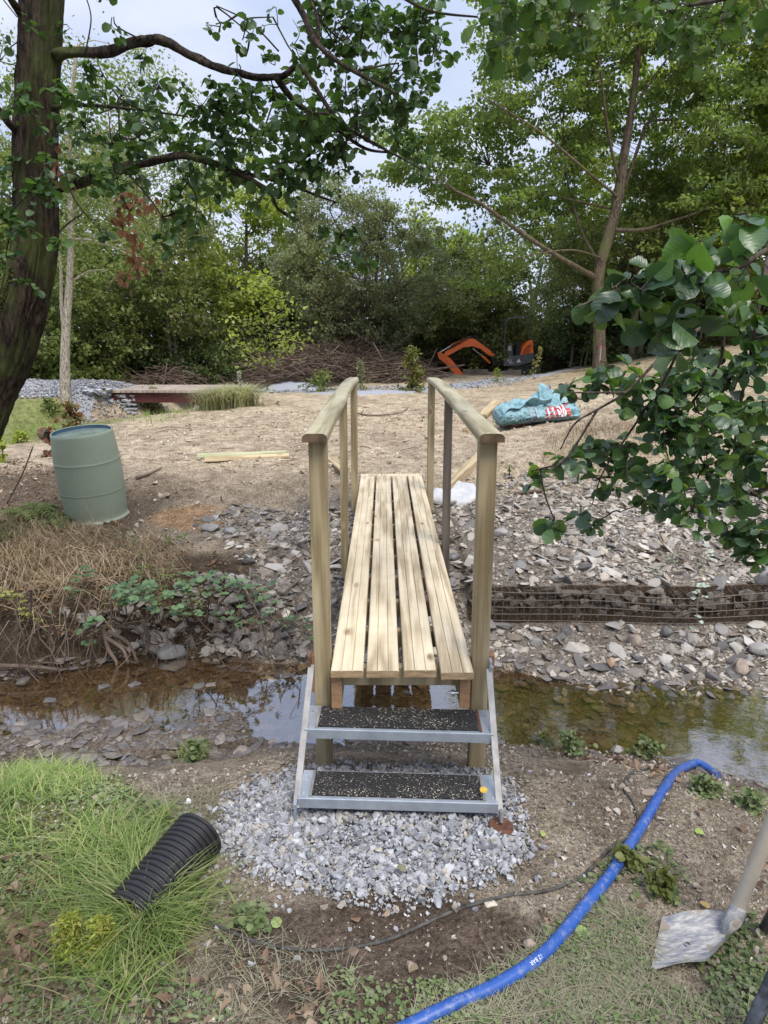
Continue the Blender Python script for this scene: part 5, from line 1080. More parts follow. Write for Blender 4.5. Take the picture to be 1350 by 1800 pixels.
BG = [
 ('ash_tree', 'tall light green tree whose feathery top stands against the sky at the left', 300, 26, 105, 2.6, 4.6, 'pale', B_GREY, 1, dict(K=62, nl=120, leaf=.12, sig=.5, hollow=.2)),
 ('ash_tree', 'tall mid green tree behind the leaning alder trunk at the far left', 20, 25, 130, 3.4, 5.0, 'mid', B_GREY, 2, dict(K=85)),
 ('hazel_tree', 'light green hazel filling the gap behind the birch stem', 180, 24, 400, 3.0, 2.6, 'mid', B_GREY, 3, dict(K=90, stems=3, tr=.1)),
 ('oak_tree', 'dark tree standing between the birch and the tall feathery tree', 200, 31, 240, 4.0, 4.6, 'mid', B_GREY, 4, dict(K=95)),
 ('sycamore_tree', 'yellow-green broad leaved tree rising behind the far timber bridge', 455, 29, 300, 3.0, 3.2, 'yellow', B_GREY, 5, dict(K=85, leaf=.17)),
 ('oak_tree', 'big dark green tree behind the yellow-green sapling', 420, 33, 400, 4.8, 3.6, 'olive', B_GREY, 6, dict(K=120)),
 ('willow_tree', 'rounded grey-green willow standing in the middle behind the handrails', 632, 26.5, 322, 2.9, 3.1, 'willow', B_MAPLE, 7, dict(K=260, nl=190, leaf=.10, stems=4, tr=.16, sig=.34, hollow=.7)),
 ('holly_tree', 'very dark evergreen behind the brush pile right of the willow', 790, 31, 430, 2.8, 3.0, 'dark', B_GREY, 8, dict(K=90)),
 ('poplar_tree', 'yellow-green tree with its sunny top between the willow and the right tree', 775, 35, 390, 2.4, 3.0, 'yellow', B_GREY, 9, dict(K=80, leaf=.15)),
 ('willow_tree', 'pale silvery bush behind the slender trunk of the right tree', 1003, 26.5, 425, 1.6, 1.9, 'pale', B_MAPLE, 10, dict(K=110, nl=170, leaf=.085, stems=3, tr=.07, sig=.27, low=2.6)),
 ('willow_tree', 'second pale silvery bush seen between the maple trunk and the leaning bare stems', 1100, 27.5, 440, 1.6, 1.9, 'pale', B_MAPLE, 31, dict(K=90, nl=160, leaf=.085, stems=3, tr=.07, sig=.28, low=2.4)),
 ('alder_tree', 'three-stemmed tree with leaning bare trunks right of the maple', 1115, 24.5, 330, 3.2, 2.6, 'mid', B_MAPLE, 11, dict(K=80, stems=4, tr=.17, low=4.2)),
 ('oak_tree', 'dark tree behind the excavator canopy', 900, 34, 330, 4.2, 4.4, 'mid', B_GREY, 12, dict(K=110)),
 ('ash_tree', 'bright yellow-green tree beyond the right slope near the edge', 1330, 27, 150, 4.6, 5.0, 'yellow', B_GREY, 13, dict(K=120, leaf=.16)),
 ('oak_tree', 'dark tree standing on the slope behind the near alder branch', 1230, 31, 300, 4.5, 4.4, 'yellow', B_GREY, 14, dict(K=110)),
 ('hawthorn_tree', 'low dark tree in the shade behind the far timber bridge', 310, 27, 480, 2.9, 2.5, 'dark', B_GREY, 15, dict(K=90, stems=2)),
 ('hawthorn_tree', 'low dark tree in the shade left of the willow', 520, 30, 470, 2.6, 2.7, 'dark', B_GREY, 16, dict(K=90)),
 ('hazel_tree', 'dark low tree right behind the orange boom of the excavator', 840, 29.5, 500, 2.4, 2.0, 'olive', B_GREY, 17, dict(K=70, stems=3, tr=.08)),
 ('hawthorn_tree', 'dark low tree behind the leaning bare trunks on the right', 1080, 27, 470, 3.0, 2.2, 'dark', B_GREY, 18, dict(K=90)),
 ('hazel_tree', 'shadowed hazel at the back of the right slope', 1210, 28, 480, 3.0, 2.1, 'dark', B_GREY, 19, dict(K=80, stems=3, tr=.08)),
 ('ash_tree', 'slender tree with thin ivy-covered stems and a sparse crown at the left', 600/2, 24, 330, 1.6, 2.6, 'olive', B_GREY, 20, dict(K=40, nl=110, stems=2, tr=.08)),
 ('hazel_tree', 'bushy green hazel at the far left edge behind the gravel path', 60, 22, 470, 2.2, 2.0, 'mid', B_GREY, 21, dict(K=80, stems=3, tr=.07)),
 ('oak_tree', 'tall tree rising behind the maple crown at the upper right', 1120, 30, 20, 5.5, 6.0, 'yellow', B_GREY, 22, dict(K=130, leaf=.17)),
 ('oak_tree', 'tall tree at the top right corner behind the maple', 1400, 22, -60, 4.0, 6.0, 'yellow', B_GREY, 23, dict(K=110, leaf=.15)),
 ('oak_tree', 'tall tree far left behind the birch crown', 110, 34, 160, 4.5, 6.0, 'mid', B_GREY, 24, dict(K=110, leaf=.16)),
]
for (nm, lb, px, Y, tpy, rx, rz, cl_, bk, sd, kw) in BG: bgt(nm, lb, px, Y, tpy, rx, rz, cl_, bk, sd, **kw)
# low bushes along the wood edge, each one its own plant
for k, (px, Y, tpy, rx, cl_, lb) in enumerate([(75, 22.5, 600, 1.5, 'mid', 'low green bush behind the gravel path at the far left'), (160, 23.5, 590, 1.6, 'olive', 'dull green bush behind the left end of the far timber bridge'), (250, 25, 590, 1.7, 'dark', 'dark bush behind the middle of the far timber bridge'), (345, 24.5, 600, 1.6, 'dark', 'dark bush right of the thin ivy-covered stems'), (410, 26, 590, 1.7, 'olive', 'dull bush behind the yellow-green sapling'), (560, 29, 590, 1.6, 'dark', 'dark bush behind the brush pile left of the left handrail'), (730, 30, 590, 1.9, 'dark', 'dark bush behind the brush pile between the handrails'), (960, 31, 580, 2.2, 'dark', 'dark bush directly behind the excavator cab'), (1030, 29, 580, 1.6, 'dark', 'dark bush left of the marker stake'), (1150, 25.5, 570, 2.0, 'dark', 'dark bush between the leaning bare trunks'), (1290, 24, 560, 2.2, 'olive', 'dull green bush at the right edge of the slope')]):
    q_ = P(px, 680, Y); z = Hs(q_[0], Y); tree('bush', lb, (q_[0], Y, z), P(px, tpy, Y)[2], (rx, rx*.7, 1.1), .04, 42, 190, .11, GRN[cl_], B_GREY, 60+k, sig=.36, hollow=.3, group='bushes along the wood edge', cat='bush', stems=2)
# far wood closing the view
lf = Acc(); r_ = np.random.RandomState(77)
for k in range(420):
    an = r_.uniform(-.95, .95); D = r_.uniform(38, 60); q_ = np.array([D*math.sin(an), D*math.cos(an), 0]); z0 = 0.; hgt = 4.6+2.4*vn(np.array([an*6.]), np.array([1.]), 3)[0]+(3.5 if an > .12 else 0)+(2.5 if an < -.2 else 0)
    c_ = q_+[0, 0, z0+r_.uniform(-.5, 1)*hgt*.9+.5]; n_ = 130; leaves(lf, c_+r_.randn(n_, 3)*[1.5, 1.5, .9], unit(r_.randn(n_, 3)), unit(r_.randn(n_, 3)*.6+[0, 0, .6]), .34*r_.uniform(.6, 1.3, n_), QUAD)
for k in range(120):
    an = r_.uniform(-.95, .95); D = r_.uniform(36, 52); b_ = np.array([D*math.sin(an), D*math.cos(an), -.5]); tube(lf, smoothpath([b_, b_+[r_.randn()*.3, 0, 3], b_+[r_.randn()*.6, 0, 6.5]], 6), [.22, .2, .17, .14, .1, .06], 6, mi=1, cap=False)
mark(single('far_wood', lf, [GRN['dark'], B_GREY], 'dark wood closing the view behind the clearing', 'wood'), 'stuff')

# ------------------------------------------------------------ brush pile
a = Acc(); r_ = np.random.RandomState(9); M_BRUSH = stdmat('dead_branch', [(.06, .038, .028), (.16, .115, .085)], 3, 3, rough=.9, island=.9)
def brush(n_, px0, px1, Y0, Y1, h, lmax):
    for _ in range(n_):
        px = r_.uniform(px0, px1); Y = r_.uniform(Y0, Y1); q_ = P(px, 660, Y); env = math.sin(np.clip((px-px0)/(px1-px0), 0, 1)*3.14)**.4*(1-((Y-(Y0+Y1)/2)/((Y1-Y0)*.62))**2)
        c_ = np.array([q_[0], Y, Hs(q_[0], Y)+r_.rand()**.8*h*env]); L_ = r_.uniform(.6, lmax); d_ = unit(np.array([r_.randn(), r_.randn()*.7, r_.randn()*.22+.03])); b_ = r_.randn(3)*.12
        tube(a, smoothpath([c_-d_*L_/2, c_+b_*L_*.6, c_+d_*L_/2+r_.randn(3)*.1*L_], 6), np.linspace(1, .3, 6)*r_.uniform(.006, .026), 4, cap=False)
brush(2300, 380, 735, 22.5, 27.0, 1.15, 2.6); brush(1000, 700, 1000, 28.6, 31, 1.2, 2.4); brush(260, 230, 420, 21.5, 24, .6, 1.6)
for (px, py, L_) in ((735, 655, 2.), (742, 662, 2.2), (748, 668, 1.8), (738, 672, 1.6), (755, 650, 2.4)): q_ = P(px, py, 24.); tube(a, [q_+[-L_/2, .3, -.12], q_, q_+[L_/2, 0, .16]], [.04, .035, .03], 6)
mark(single('brush_pile', a, M_BRUSH, 'long heap of cut brown branches along the wood edge', 'brush pile'), 'stuff')

# ------------------------------------------------------------ small trees and plants on the clearing
def sapling(name, label, px, py, toppy, rpx, n_, size, mt, seed, cat='plant', T=OVAL, nl=9, tw=.006, lean=0., stem=True, low=.25, mats=None, group=None):
    g = G(px, py); d_ = np.hypot(g[1], 0)*.97+.3; h = (py-toppy)/1200.*d_*1.02; R_ = rpx/1200.*d_; rnd = np.random.RandomState(seed); t = thing(name, label, cat, tuple(g), group=group); a = Acc(); lf = Acc()
    st_ = smoothpath([g-[0, 0, .05], g+[lean*.4+rnd.randn()*.02*h, 0, h*.45], g+[lean, 0, h*.97]], 14); tube(a, st_, np.linspace(tw*1.6, tw*.4, 14), 6)
    for k in range(n_):
        f = low+(1-low)*(k+.5)/n_; s_ = st_[int(f*13)]; w = R_*math.sin(min(1, (1-f)*1.5+.12)*1.57); q_ = s_+unit(np.array([rnd.randn(), rnd.randn(), .1]))*[1, 1, .3]*w*rnd.uniform(.4, 1.)+[0, 0, .05*h]
        tube(a, smoothpath([s_, lerp(s_, q_, .5)+[0, 0, .03*h], q_], 5), np.linspace(tw*.6, tw*.25, 5), 4, cap=False)
        m_ = nl; pos = lerp(s_, q_, rnd.uniform(.35, 1.1, m_)[:, None])+rnd.randn(m_, 3)*R_*[.16, .16, .10]; leaves(lf, pos, unit(rnd.randn(m_, 3)+[0, 0, -.2]), unit(rnd.randn(m_, 3)*.45+[0, 0, .9]), size*rnd.uniform(.6, 1.3, m_), T)
    part('stem', a, B_TWIG, t, smooth=True); part('foliage', lf, mt, t, smooth=True); return t
sapling('beech_sapling', 'airy yellow-green sapling in front of the wood left of the bridge', 470, 690, 500, 80, 46, .10, GRN['yellow'], 23, 'sapling', nl=19, tw=.02, low=.34)
sapling('maple_sapling', 'small dense yellow-green bush in front of the brush pile between the handrails', 724, 690, 618, 26, 34, .075, leafmat('red_tipped_leaf', [(.12, .15, .04), (.17, .19, .05), (.22, .14, .05)], .4), 4, 'bush', nl=30, tw=.012, low=.05)
sapling('shrub', 'dark green low shrub growing out of the brush pile', 563, 690, 655, 34, 22, .07, GRN['mid'], 5, 'bush', nl=18, low=.1)
sapling('conifer_seedling', 'small bluish conifer in the brush pile left of the left handrail end', 634, 690, 636, 14, 24, .06, GRN['willow'], 6, 'plant', nl=14, low=.1, T=LANCE)
sapling('shrub', 'little yellow-green shrub in front of the excavator blade', 874, 672, 648, 14, 16, .045, GRN['yellow'], 7, 'plant', nl=14, low=.1)
sapling('mullein_plant', 'tall pale yellow spike plant beside the excavator track', 935, 662, 612, 9, 26, .05, leafmat('pale_yellow_leaf', [(.35, .34, .14), (.45, .42, .2)], .4), 8, 'plant', nl=12, lean=.25, low=.02)
sapling('shrub', 'green leafy shrub beside the water under the far timber bridge', 268, 726, 680, 26, 26, .07, GRN['mid'], 9, 'bush', nl=14, low=.05)
sapling('shrub', 'low green shrub at the foot of the birch', 88, 722, 700, 22, 22, .06, GRN['mid'], 10, 'bush', nl=16, low=.05)
sapling('copper_shrub', 'red-leaved shrub left behind the green drum', 92, 800, 752, 26, 12, .075, leafmat('copper_leaf', [(.20, .04, .025), (.10, .11, .08), (.28, .08, .04), (.12, .13, .10)], .35), 11, 'bush', nl=9, low=.1, T=ALDER_S)
sapling('copper_shrub', 'taller red and green shrub directly behind the top of the drum', 130, 772, 712, 34, 18, .07, leafmat('copper_green_leaf', [(.22, .06, .03), (.10, .14, .05), (.26, .12, .05), (.09, .12, .06)], .35), 12, 'bush', nl=12, low=.1, T=ALDER_S)
sapling('spurge_plant', 'bright lime-green plant at the left edge below the lawn', 38, 778, 757, 22, 16, .03, GRN['lime'], 13, 'plant', nl=40, low=.1)
sapling('shrub', 'yellowish leafy stem at the left edge', 6, 815, 770, 18, 10, .06, GRN['lime'], 14, 'plant', nl=5, low=.1, T=ALDER_S)
sapling('shrub', 'small green seedling on the dirt by the pale far path stone', 489, 714, 705, 6, 6, .03, GRN['mid'], 15, 'plant', nl=6, low=.1)
sapling('tall_grass_plant', 'small silvery seed spike rising behind the ornamental grass', 424, 716, 652, 5, 20, .04, leafmat('silver_leaf', [(.35, .34, .28), (.48, .46, .4)], .3), 16, 'plant', nl=8, low=.5)
sapling('shrub', 'fresh green weed beside the mound right of the near post', 895, 838, 818, 14, 7, .03, GRN['mid'], 18, 'plant', nl=6, low=.1)
# marker stake by the maple
g = G(1053, 652); t = thing('marker_stake', 'thin grey stake with a pink tip in front of the maple trunk', 'stake', tuple(g)); a = Acc(); tube(a, [g, g+[0, 0, .72]], .022, 8); part('shaft', a, stdmat('grey_stake', [(.2, .2, .2), (.32, .32, .32)], 9), t); a = Acc(); tube(a, [g+[0, 0, .70], g+[0, 0, .76]], .026, 8); part('tip', a, flatmat('pink_paint', (.6, .06, .16)), t)
g = G(12, 885); a = Acc(); e_ = P(58, 785, g[1]+.1); tube(a, smoothpath([g, (g+e_)/2+[.02, 0, 0], e_], 8), [.007]*7+[.005], 6); single('stick', a, B_TWIG, 'thin dark stick standing at a slant left of the green drum', 'stick', tuple(g))

# ------------------------------------------------------------ grasses
def blades(acc, base, h, w, lean, rnd, seg=4, droop=.5, mi=0):
    N = len(base); an = rnd.rand(N)*6.283; dr = np.stack([np.cos(an), np.sin(an), 0*an], -1)*lean[:, None]; sd = np.stack([-np.sin(an), np.cos(an), 0*an], -1); V = []
    for k in range(seg+1):
        t = k/seg; p_ = base+np.array([0, 0, 1.])*(h*(t-droop*.45*t**2.2))[:, None]+dr*(h*t**1.7)[:, None]; ww = (w*(1-t**1.5)+.0004)[:, None]; V += [p_-sd*ww/2, p_+sd*ww/2]
    V = np.stack(V, 1); F = np.array([[2*k, 2*k+1, 2*k+3, 2*k+2] for k in range(seg)]); M_ = 2*(seg+1)
    acc.add(V.reshape(-1, 3), (F[None]+(np.arange(N)*M_)[:, None, None]).reshape(-1, 4), mi)
def onground(q): return np.stack([q[:, 0], q[:, 1], H(q[:, 0], q[:, 1])-.004], -1)
r_ = np.random.RandomState(12)
L_GRASS = leafmat('grass_blade', [(.11, .175, .045), (.18, .26, .07), (.26, .33, .10), (.38, .36, .18)], .4, .5, .3)
L_CLOV = leafmat('weed_leaf', [(.09, .135, .05), (.14, .19, .075), (.20, .24, .11), (.20, .21, .14)], .32, .55, .25)
a = Acc()
lawn = GP([(0, 1346), (60, 1342), (130, 1352), (200, 1375), (245, 1410), (265, 1450), (225, 1500), (265, 1560), (280, 1610), (200, 1640), (90, 1610), (-40, 1600), (-330, 1500), (-250, 1350)])
q = scatter(lawn, 6000, r_); dn = vn(q[:, 0]*3, q[:, 1]*3, 5); q = q[dn > .28*r_.rand(len(q))+.18]; N = len(q); blades(a, onground(q), .02+.045*r_.rand(N)**2, np.full(N, .0034), .6+r_.rand(N)*1.1, r_)
for (px, py, rad, n_, hh) in ((60, 1375, .20, 1100, .10), (20, 1400, .2, 700, .10), (120, 1395, .14, 300, .08), (10, 1480, .15, 260, .10), (190, 1545, .13, 420, .15), (235, 1520, .09, 300, .16), (150, 1520, .10, 200, .13), (215, 1660, .11, 330, .17), (290, 1640, .10, 220, .13), (330, 1620, .1, 130, .16), (255, 1610, .07, 340, .20), (232, 1600, .06, 260, .20), (250, 1640, .05, 320, .22), (275, 1650, .05, 200, .18), (285, 1600, .06, 260, .15), (310, 1590, .05, 160, .13), (235, 1590, .07, 200, .15), (130, 1700, .10, 90, .15), (230, 1730, .10, 160, .15), (100, 1600, .10, 110, .12), (340, 1330, .06, 160, .08), (280, 1450, .06, 160, .10), (170, 1480, .1, 300, .13)):
    g = G(px, py); n_ = int(n_*.75); q = g[:2]+r_.randn(n_, 2)*rad*.55; blades(a, onground(q), hh*r_.uniform(.5, 1.2, n_), r_.uniform(.0022, .0085, n_), r_.uniform(.2, 1.7, n_), r_, 5, .8)
mark(single('grass', a, L_GRASS, 'lush green grass tufts on the near bank at the lower left', 'grass'), 'stuff')
a = Acc()
for poly, n_, sz_ in ((lawn, 9000, .02), (GP([(90, 1380), (300, 1400), (350, 1470), (250, 1500), (120, 1480)]), 1300, .02), (GP([(1080, 1500), (1170, 1480), (1210, 1560), (1200, 1600), (1100, 1580), (1050, 1620), (1000, 1560)]), 700, .02), (GP([(820, 1730), (950, 1660), (1110, 1640), (1160, 1720), (1240, 1760), (1350, 1700), (1350, 1810), (560, 1810), (560, 1740)]), 4200, .015), (GP([(950, 1640), (1050, 1580), (1140, 1610), (1130, 1700), (1000, 1740)]), 1000, .014), (GP([(400, 1600), (470, 1590), (480, 1640), (420, 1640)]), 120, .028), (GP([(0, 1700), (340, 1720), (420, 1800), (0, 1810)]), 700, .02), (GP([(590, 1700), (670, 1730), (670, 1800), (560, 1800)]), 500, .018), (GP([(1210, 1650), (1330, 1610), (1350, 1750), (1250, 1780)]), 500, .02), (GP([(1200, 1390), (1350, 1385), (1350, 1415), (1230, 1410)]), 260, .02)):
    q = scatter(poly, n_, r_); dn = vn(q[:, 0]*5, q[:, 1]*5, 15); q = q[dn > r_.rand(len(q))*.8]; N = len(q); p_ = onground(q)+np.stack([0*q[:, 0], 0*q[:, 0], .004+.022*r_.rand(N)], -1)
    leaves(a, p_, unit(r_.randn(N, 3)*[1, 1, .3]), unit(r_.randn(N, 3)*.35+[0, 0, 1]), sz_*r_.uniform(.5, 1.4, N), OVAL)
mark(single('weeds', a, L_CLOV, 'low clover and creeping weeds covering the near bank', 'weeds'), 'stuff')
a = Acc(); tr_ = GP([(700, 1810), (830, 1740), (960, 1660), (1090, 1600), (1160, 1650), (1150, 1740), (1330, 1800)]); q = scatter(tr_, 3600, r_); q2 = scatter(GP([(380, 1600), (620, 1690), (640, 1800), (0, 1800), (100, 1700)]), 900, r_)
q3 = scatter(GP([(260, 1400), (380, 1390), (400, 1440), (330, 1470)]), 500, r_); q = np.concatenate([q, q2, q3]); N = len(q); blades(a, onground(q), r_.uniform(.02, .06, N), r_.uniform(.0015, .003, N), r_.uniform(1.2, 2.6, N), r_, 3, 1.2)
mark(single('trampled_grass', a, leafmat('dry_grass', [(.22, .205, .14), (.30, .275, .19), (.17, .175, .11), (.36, .325, .24)], .25, .7, .2), 'trampled half-dry grass around the blue pipe and lower edge', 'grass'), 'stuff')
# dead leaves on the ground
a = Acc(); N = 900; q = np.concatenate([scatter(GP([(0, 1640), (260, 1620), (560, 1720), (640, 1800), (0, 1810)]), 230, r_), scatter(GP([(640, 1480), (1350, 1400), (1350, 1800), (600, 1800)]), 75, r_), scatter(GP([(0, 1500), (100, 1500), (120, 1760), (0, 1790)]), 160, r_), scatter(GP([(950, 1320), (1160, 1340), (1350, 1400), (1180, 1380), (1060, 1350)]), 110, r_), scatter(GP([(0, 800), (110, 830), (120, 940), (0, 1000)]), 420, r_)]); N = len(q)
LIT = [tmpl([(0, .02), (.2, .2), (.45, .3), (.7, .24), (.88, .12), (1., .02)], f_, c_) for f_, c_ in ((.5, .3), (.9, .1), (.3, .6), (-.5, -.3))]+[tmpl([(0, .02), (.15, .26), (.4, .17), (.6, .34), (.75, .14), (1., .02)], .6, .4)]
leaves(a, onground(q)+[0, 0, .012], unit(r_.randn(N, 3)*[1, 1, .35]), unit(r_.randn(N, 3)*.6+[0, 0, 1]), r_.uniform(.012, .05, N), LIT)
mark(single('leaf_litter', a, leafmat('dead_leaf', [(.16, .10, .07), (.24, .16, .11), (.33, .26, .19), (.12, .08, .06), (.28, .21, .15)], .15, .8, .2), 'brown fallen leaves scattered on the near bank and under the alder', 'leaf litter'), 'stuff')
for (px, py, s_, c_, lb) in ((857, 1362, .035, (.55, .36, .05), 'yellow fallen leaf caught on the right side of the lower step'), (1237, 1469, .035, (.28, .36, .10), 'pale green leaf lying alone on the grit right of the blue pipe'), (1035, 1649, .045, (.20, .30, .09), 'green leaf lying flat in the trampled grass right of the blue pipe'), (486, 1612, .045, (.22, .28, .10), 'round green leaf on the soil above the black cable'), (1230, 1590, .035, (.40, .28, .11), 'ochre striped leaf above the shovel blade'), (953, 1470, .03, (.30, .36, .12), 'yellow-green leaf on the grit right of the gravel'), (712, 1549, .04, (.20, .20, .12), 'olive leaf lying on the gravel patch'), (1115, 1620, .0, (0, 0, 0), '')):
    if not s_: continue
    g = G(px, py, .01); g = g+[0, 0, .005]
    if 'lower step' in lb: g = np.array([.42, 2.40, .195])
    if 'gravel patch' in lb: g = g+[0, 0, .03]
    a = Acc(); leaves(a, [g], [unit([rs.randn(), rs.randn(), .1])], [unit([.2*rs.randn(), -.35, 1])], s_, ALDER); single('fallen_leaf', a, leafmat('fallen_leaf_paint', [c_, c_], .2, .6, .3, True), lb, 'leaf', tuple(g), uv=True)
# juniper-like shrub at the lower left
for (px, py, tp_, lb, sd) in ((130, 1690, 1585, 'feathery yellow-green conifer shoot at the lower left', 1), (182, 1690, 1595, 'smaller yellow-green conifer shoot right of its twin at the lower left', 2)):
    sapling('conifer_shrub', lb, px, py, tp_, 34, 40, .016, leafmat('conifer_spray', [(.22, .28, .04), (.30, .36, .06), (.26, .22, .06)], .35), 40+sd, 'shrub', T=LANCE, nl=60, tw=.003, low=.2)
# broad leaved weeds along the water
for k, (px, py, tp_, rp, c_, lb) in enumerate([(1000, 1325, 1285, 42, 'mid', 'clump of broad green weeds at the near water edge right of the steps'), (1135, 1330, 1300, 34, 'mid', 'small green weed clump on the near water edge left of the blue pipe'), (345, 1340, 1300, 34, 'mid', 'green weed and grass clump on the near bank left of the steps'), (1240, 1395, 1370, 24, 'mid', 'short weed tuft by the end of the blue pipe'), (955, 1310, 1290, 20, 'dark', 'single dark weed rosette by the right near post'), (1320, 1420, 1390, 30, 'mid', 'weed tuft at the right edge by the water'), (1100, 1520, 1490, 30, 'dark', 'dark green creeping weeds right of the blue pipe'), (1170, 1570, 1535, 34, 'dark', 'ivy-like weed patch above the shovel'), (440, 1625, 1595, 30, 'mid', 'pale dandelion rosette right of the black drain pipe'), (850, 1480, 1465, 0, 'mid', '')]):
    if rp: sapling('weed', lb, px, py, tp_, rp, 14, .026, L_CLOV if c_ == 'mid' else GRN['olive'], 80+k, 'weed', nl=16, tw=.0015, low=.0, T=ALDER_S)
# dead grass and roots on the left bank
a = Acc(); dg = GP([(-120, 930), (60, 930), (200, 940), (300, 960), (330, 1010), (260, 1060), (230, 1110), (120, 1130), (-60, 1150), (-160, 1100)])
q = scatter(dg, 4400, r_); q = q[vn(q[:, 0]*4, q[:, 1]*4, 19) > .30*r_.rand(len(q))+.12]; base = onground(q)+[0, 0, .02]; N = len(q)
cl_ = (vn(q[:, 0]*3, q[:, 1]*3, 29)-.5)*3.2; d_ = unit(np.stack([cl_+r_.randn(N)*.8, -.55+r_.randn(N)*.8, r_.randn(N)*.6+.15], -1)); L_ = r_.uniform(.08, .38, N)
P0 = base; P1 = base+d_*L_[:, None]*.5+[0, 0, .05]; P2 = P1+(d_*[.8, .8, .3]-[0, 0, .75])*L_[:, None]*.5; zg = H(P2[:, 0], P2[:, 1])+.01; P2[:, 2] = np.maximum(P2[:, 2], zg); zg = H(P1[:, 0], P1[:, 1])+.01; P1[:, 2] = np.maximum(P1[:, 2], zg)
w = r_.uniform(.0012, .003, N)[:, None]; sd = unit(np.cross(d_, r_.randn(N, 3)))
V = np.stack([P0-sd*w, P0+sd*w, P1-sd*w, P1+sd*w, P2-sd*w*.3, P2+sd*w*.3], 1); F = np.array([[0, 1, 3, 2], [2, 3, 5, 4]]); a.add(V.reshape(-1, 3), (F[None]+(np.arange(N)*6)[:, None, None]).reshape(-1, 4))
L_STRAW = leafmat('straw', [(.26, .19, .12), (.36, .28, .18), (.17, .12, .075), (.46, .38, .27)], .2, .7, .2)
mark(single('dead_grass', a, L_STRAW, 'heap of dry tan grass drooping over the left far bank', 'dead grass'), 'stuff')
a = Acc()
for reg, n_ in ((GP([(960, 770), (1060, 740), (1180, 760), (1200, 830), (1040, 850), (950, 815)]), 1500), (GP([(1060, 645), (1200, 640), (1200, 660), (1080, 670)]), 500), (GP([(60, 740), (200, 735), (220, 760), (80, 770)]), 300)):
    q = scatter(reg, n_, r_); N = len(q); blades(a, onground(q), r_.uniform(.08, .28, N), r_.uniform(.004, .008, N), r_.uniform(.8, 2., N), r_, 3, 1.)
mark(single('dry_grass', a, L_STRAW, 'tufts of dry grass on the mound behind the alder branch and on the slope', 'dry grass'), 'stuff')
a = Acc()
for _ in range(75):
    px = r_.uniform(-40, 520); yb = r_.uniform(1060, 1150); Yb_ = 4.5-.35*(px < 260)*(1-px/260.)*1.; s_ = P(px, yb-30, Yb_); e_ = s_+[r_.randn()*.16, -r_.uniform(.0, .2), 0]; e_[2] = max(H(np.array([e_[0]]), np.array([e_[1]]))[0], WZ)+.005*r_.rand(); tube(a, smoothpath([s_, lerp(s_, e_, .33)+r_.randn(3)*.06, lerp(s_, e_, .7)+r_.randn(3)*.06, e_], 9), np.linspace(1, .4, 9)*r_.uniform(.002, .007), 5)
for pts in ([(180, 1100), (190, 1140), (205, 1165), (200, 1185)], [(185, 1120), (215, 1140), (225, 1165)], [(190, 1110), (225, 1130), (240, 1160)], [(250, 1090), (262, 1125), (255, 1150)], [(0, 1170), (60, 1172), (110, 1178)]): tube(a, smoothpath([P(px, py, 4.32-(px < 120)*.2) for px, py in pts], 12), np.linspace(.016, .008, 12), 8, rough=.1)
mark(single('roots', a, stdmat('root_bark', [(.045, .033, .026), (.14, .10, .075)], 5, 4, rough=.85, island=.9), 'tangle of dark roots hanging from the left far bank to the water', 'roots'), 'stuff')
# brambles on the left far bank, each runner its own plant
M_RUN = stdmat('bramble_stem', [(.10, .06, .05), (.16, .13, .06)], 6, 3, rough=.7)
L_BRAM = leafmat('bramble_leaf', [(.06, .12, .05), (.10, .17, .08), (.14, .22, .10), (.08, .14, .09)], .3, .5, .35)
def bramble(label, pts, n_, size, seed, mt=L_BRAM, spread=.05, name='bramble', cat='plant', T=ALDER_S, tri=True):
    rnd = np.random.RandomState(seed); w_ = []
    for px, py, up in pts: g = G(px, py); dd_ = ray(px, py); t_ = (CAMZ-g[2]-up)/-dd_[2]; w_.append(np.array([0, 0, CAMZ])+dd_*t_)
    c_ = smoothpath(w_, 20); t = thing(name, label, cat, tuple(c_[0])); a = Acc(); tube(a, c_, .003, 5); lf = Acc()
    for _ in range(n_):
        s_ = c_[rnd.randint(20)]; q_ = s_+rnd.randn(3)*spread*[1, .8, .7]+[0, -.02, .03]; q_[2] = max(q_[2], Hs(q_[0], q_[1])+.015); tube(a, [s_, q_], .0015, 4); k_ = 3 if tri else 1
        an = rnd.rand()*6.28; ax = np.array([[math.cos(an+x_), math.sin(an+x_), .1] for x_ in (-1.3, 0, 1.3)[:k_]]); leaves(lf, np.repeat([q_], k_, 0), ax, unit(np.array([0, -.35, .9])+rnd.randn(k_, 3)*.25), size*rnd.uniform(.6, 1.2, k_), T)
    part('stem', a, M_RUN, t); part('foliage', lf, mt, t, smooth=True, uv=True)
bramble('bramble runner trailing over the bank edge right of the dead grass', [(215, 1050, .1), (300, 1040, .12), (380, 1035, .12), (470, 1040, .1)], 62, .045, 1)
bramble('bramble tuft low over the dark bank near the roots', [(150, 1110, .05), (165, 1090, .12), (150, 1140, .02)], 7, .05, 2, spread=.03)
bramble('leafy bramble arch at the centre of the left bank', [(330, 1085, .1), (290, 1060, .2), (240, 1040, .2), (200, 1060, .1)], 34, .042, 3, spread=.06)
bramble('bramble runner under the big grey boulder left of the bridge', [(340, 1010, .05), (410, 1020, .05), (470, 1060, .06), (500, 1100, .02)], 22, .036, 4, spread=.04)
bramble('upright feathery green weed rising from the bank below the drum', [(300, 1075, .0), (270, 1030, .05), (245, 985, .08), (215, 945, .03)], 60, .035, 5, GRN['mid'], .05, 'nettle', 'plant', LANCE)
bramble('second feathery green weed leaning over the bank edge', [(340, 1080, .02), (330, 1040, .1), (300, 1010, .1)], 40, .04, 6, GRN['mid'], .05, 'nettle', 'plant', LANCE)
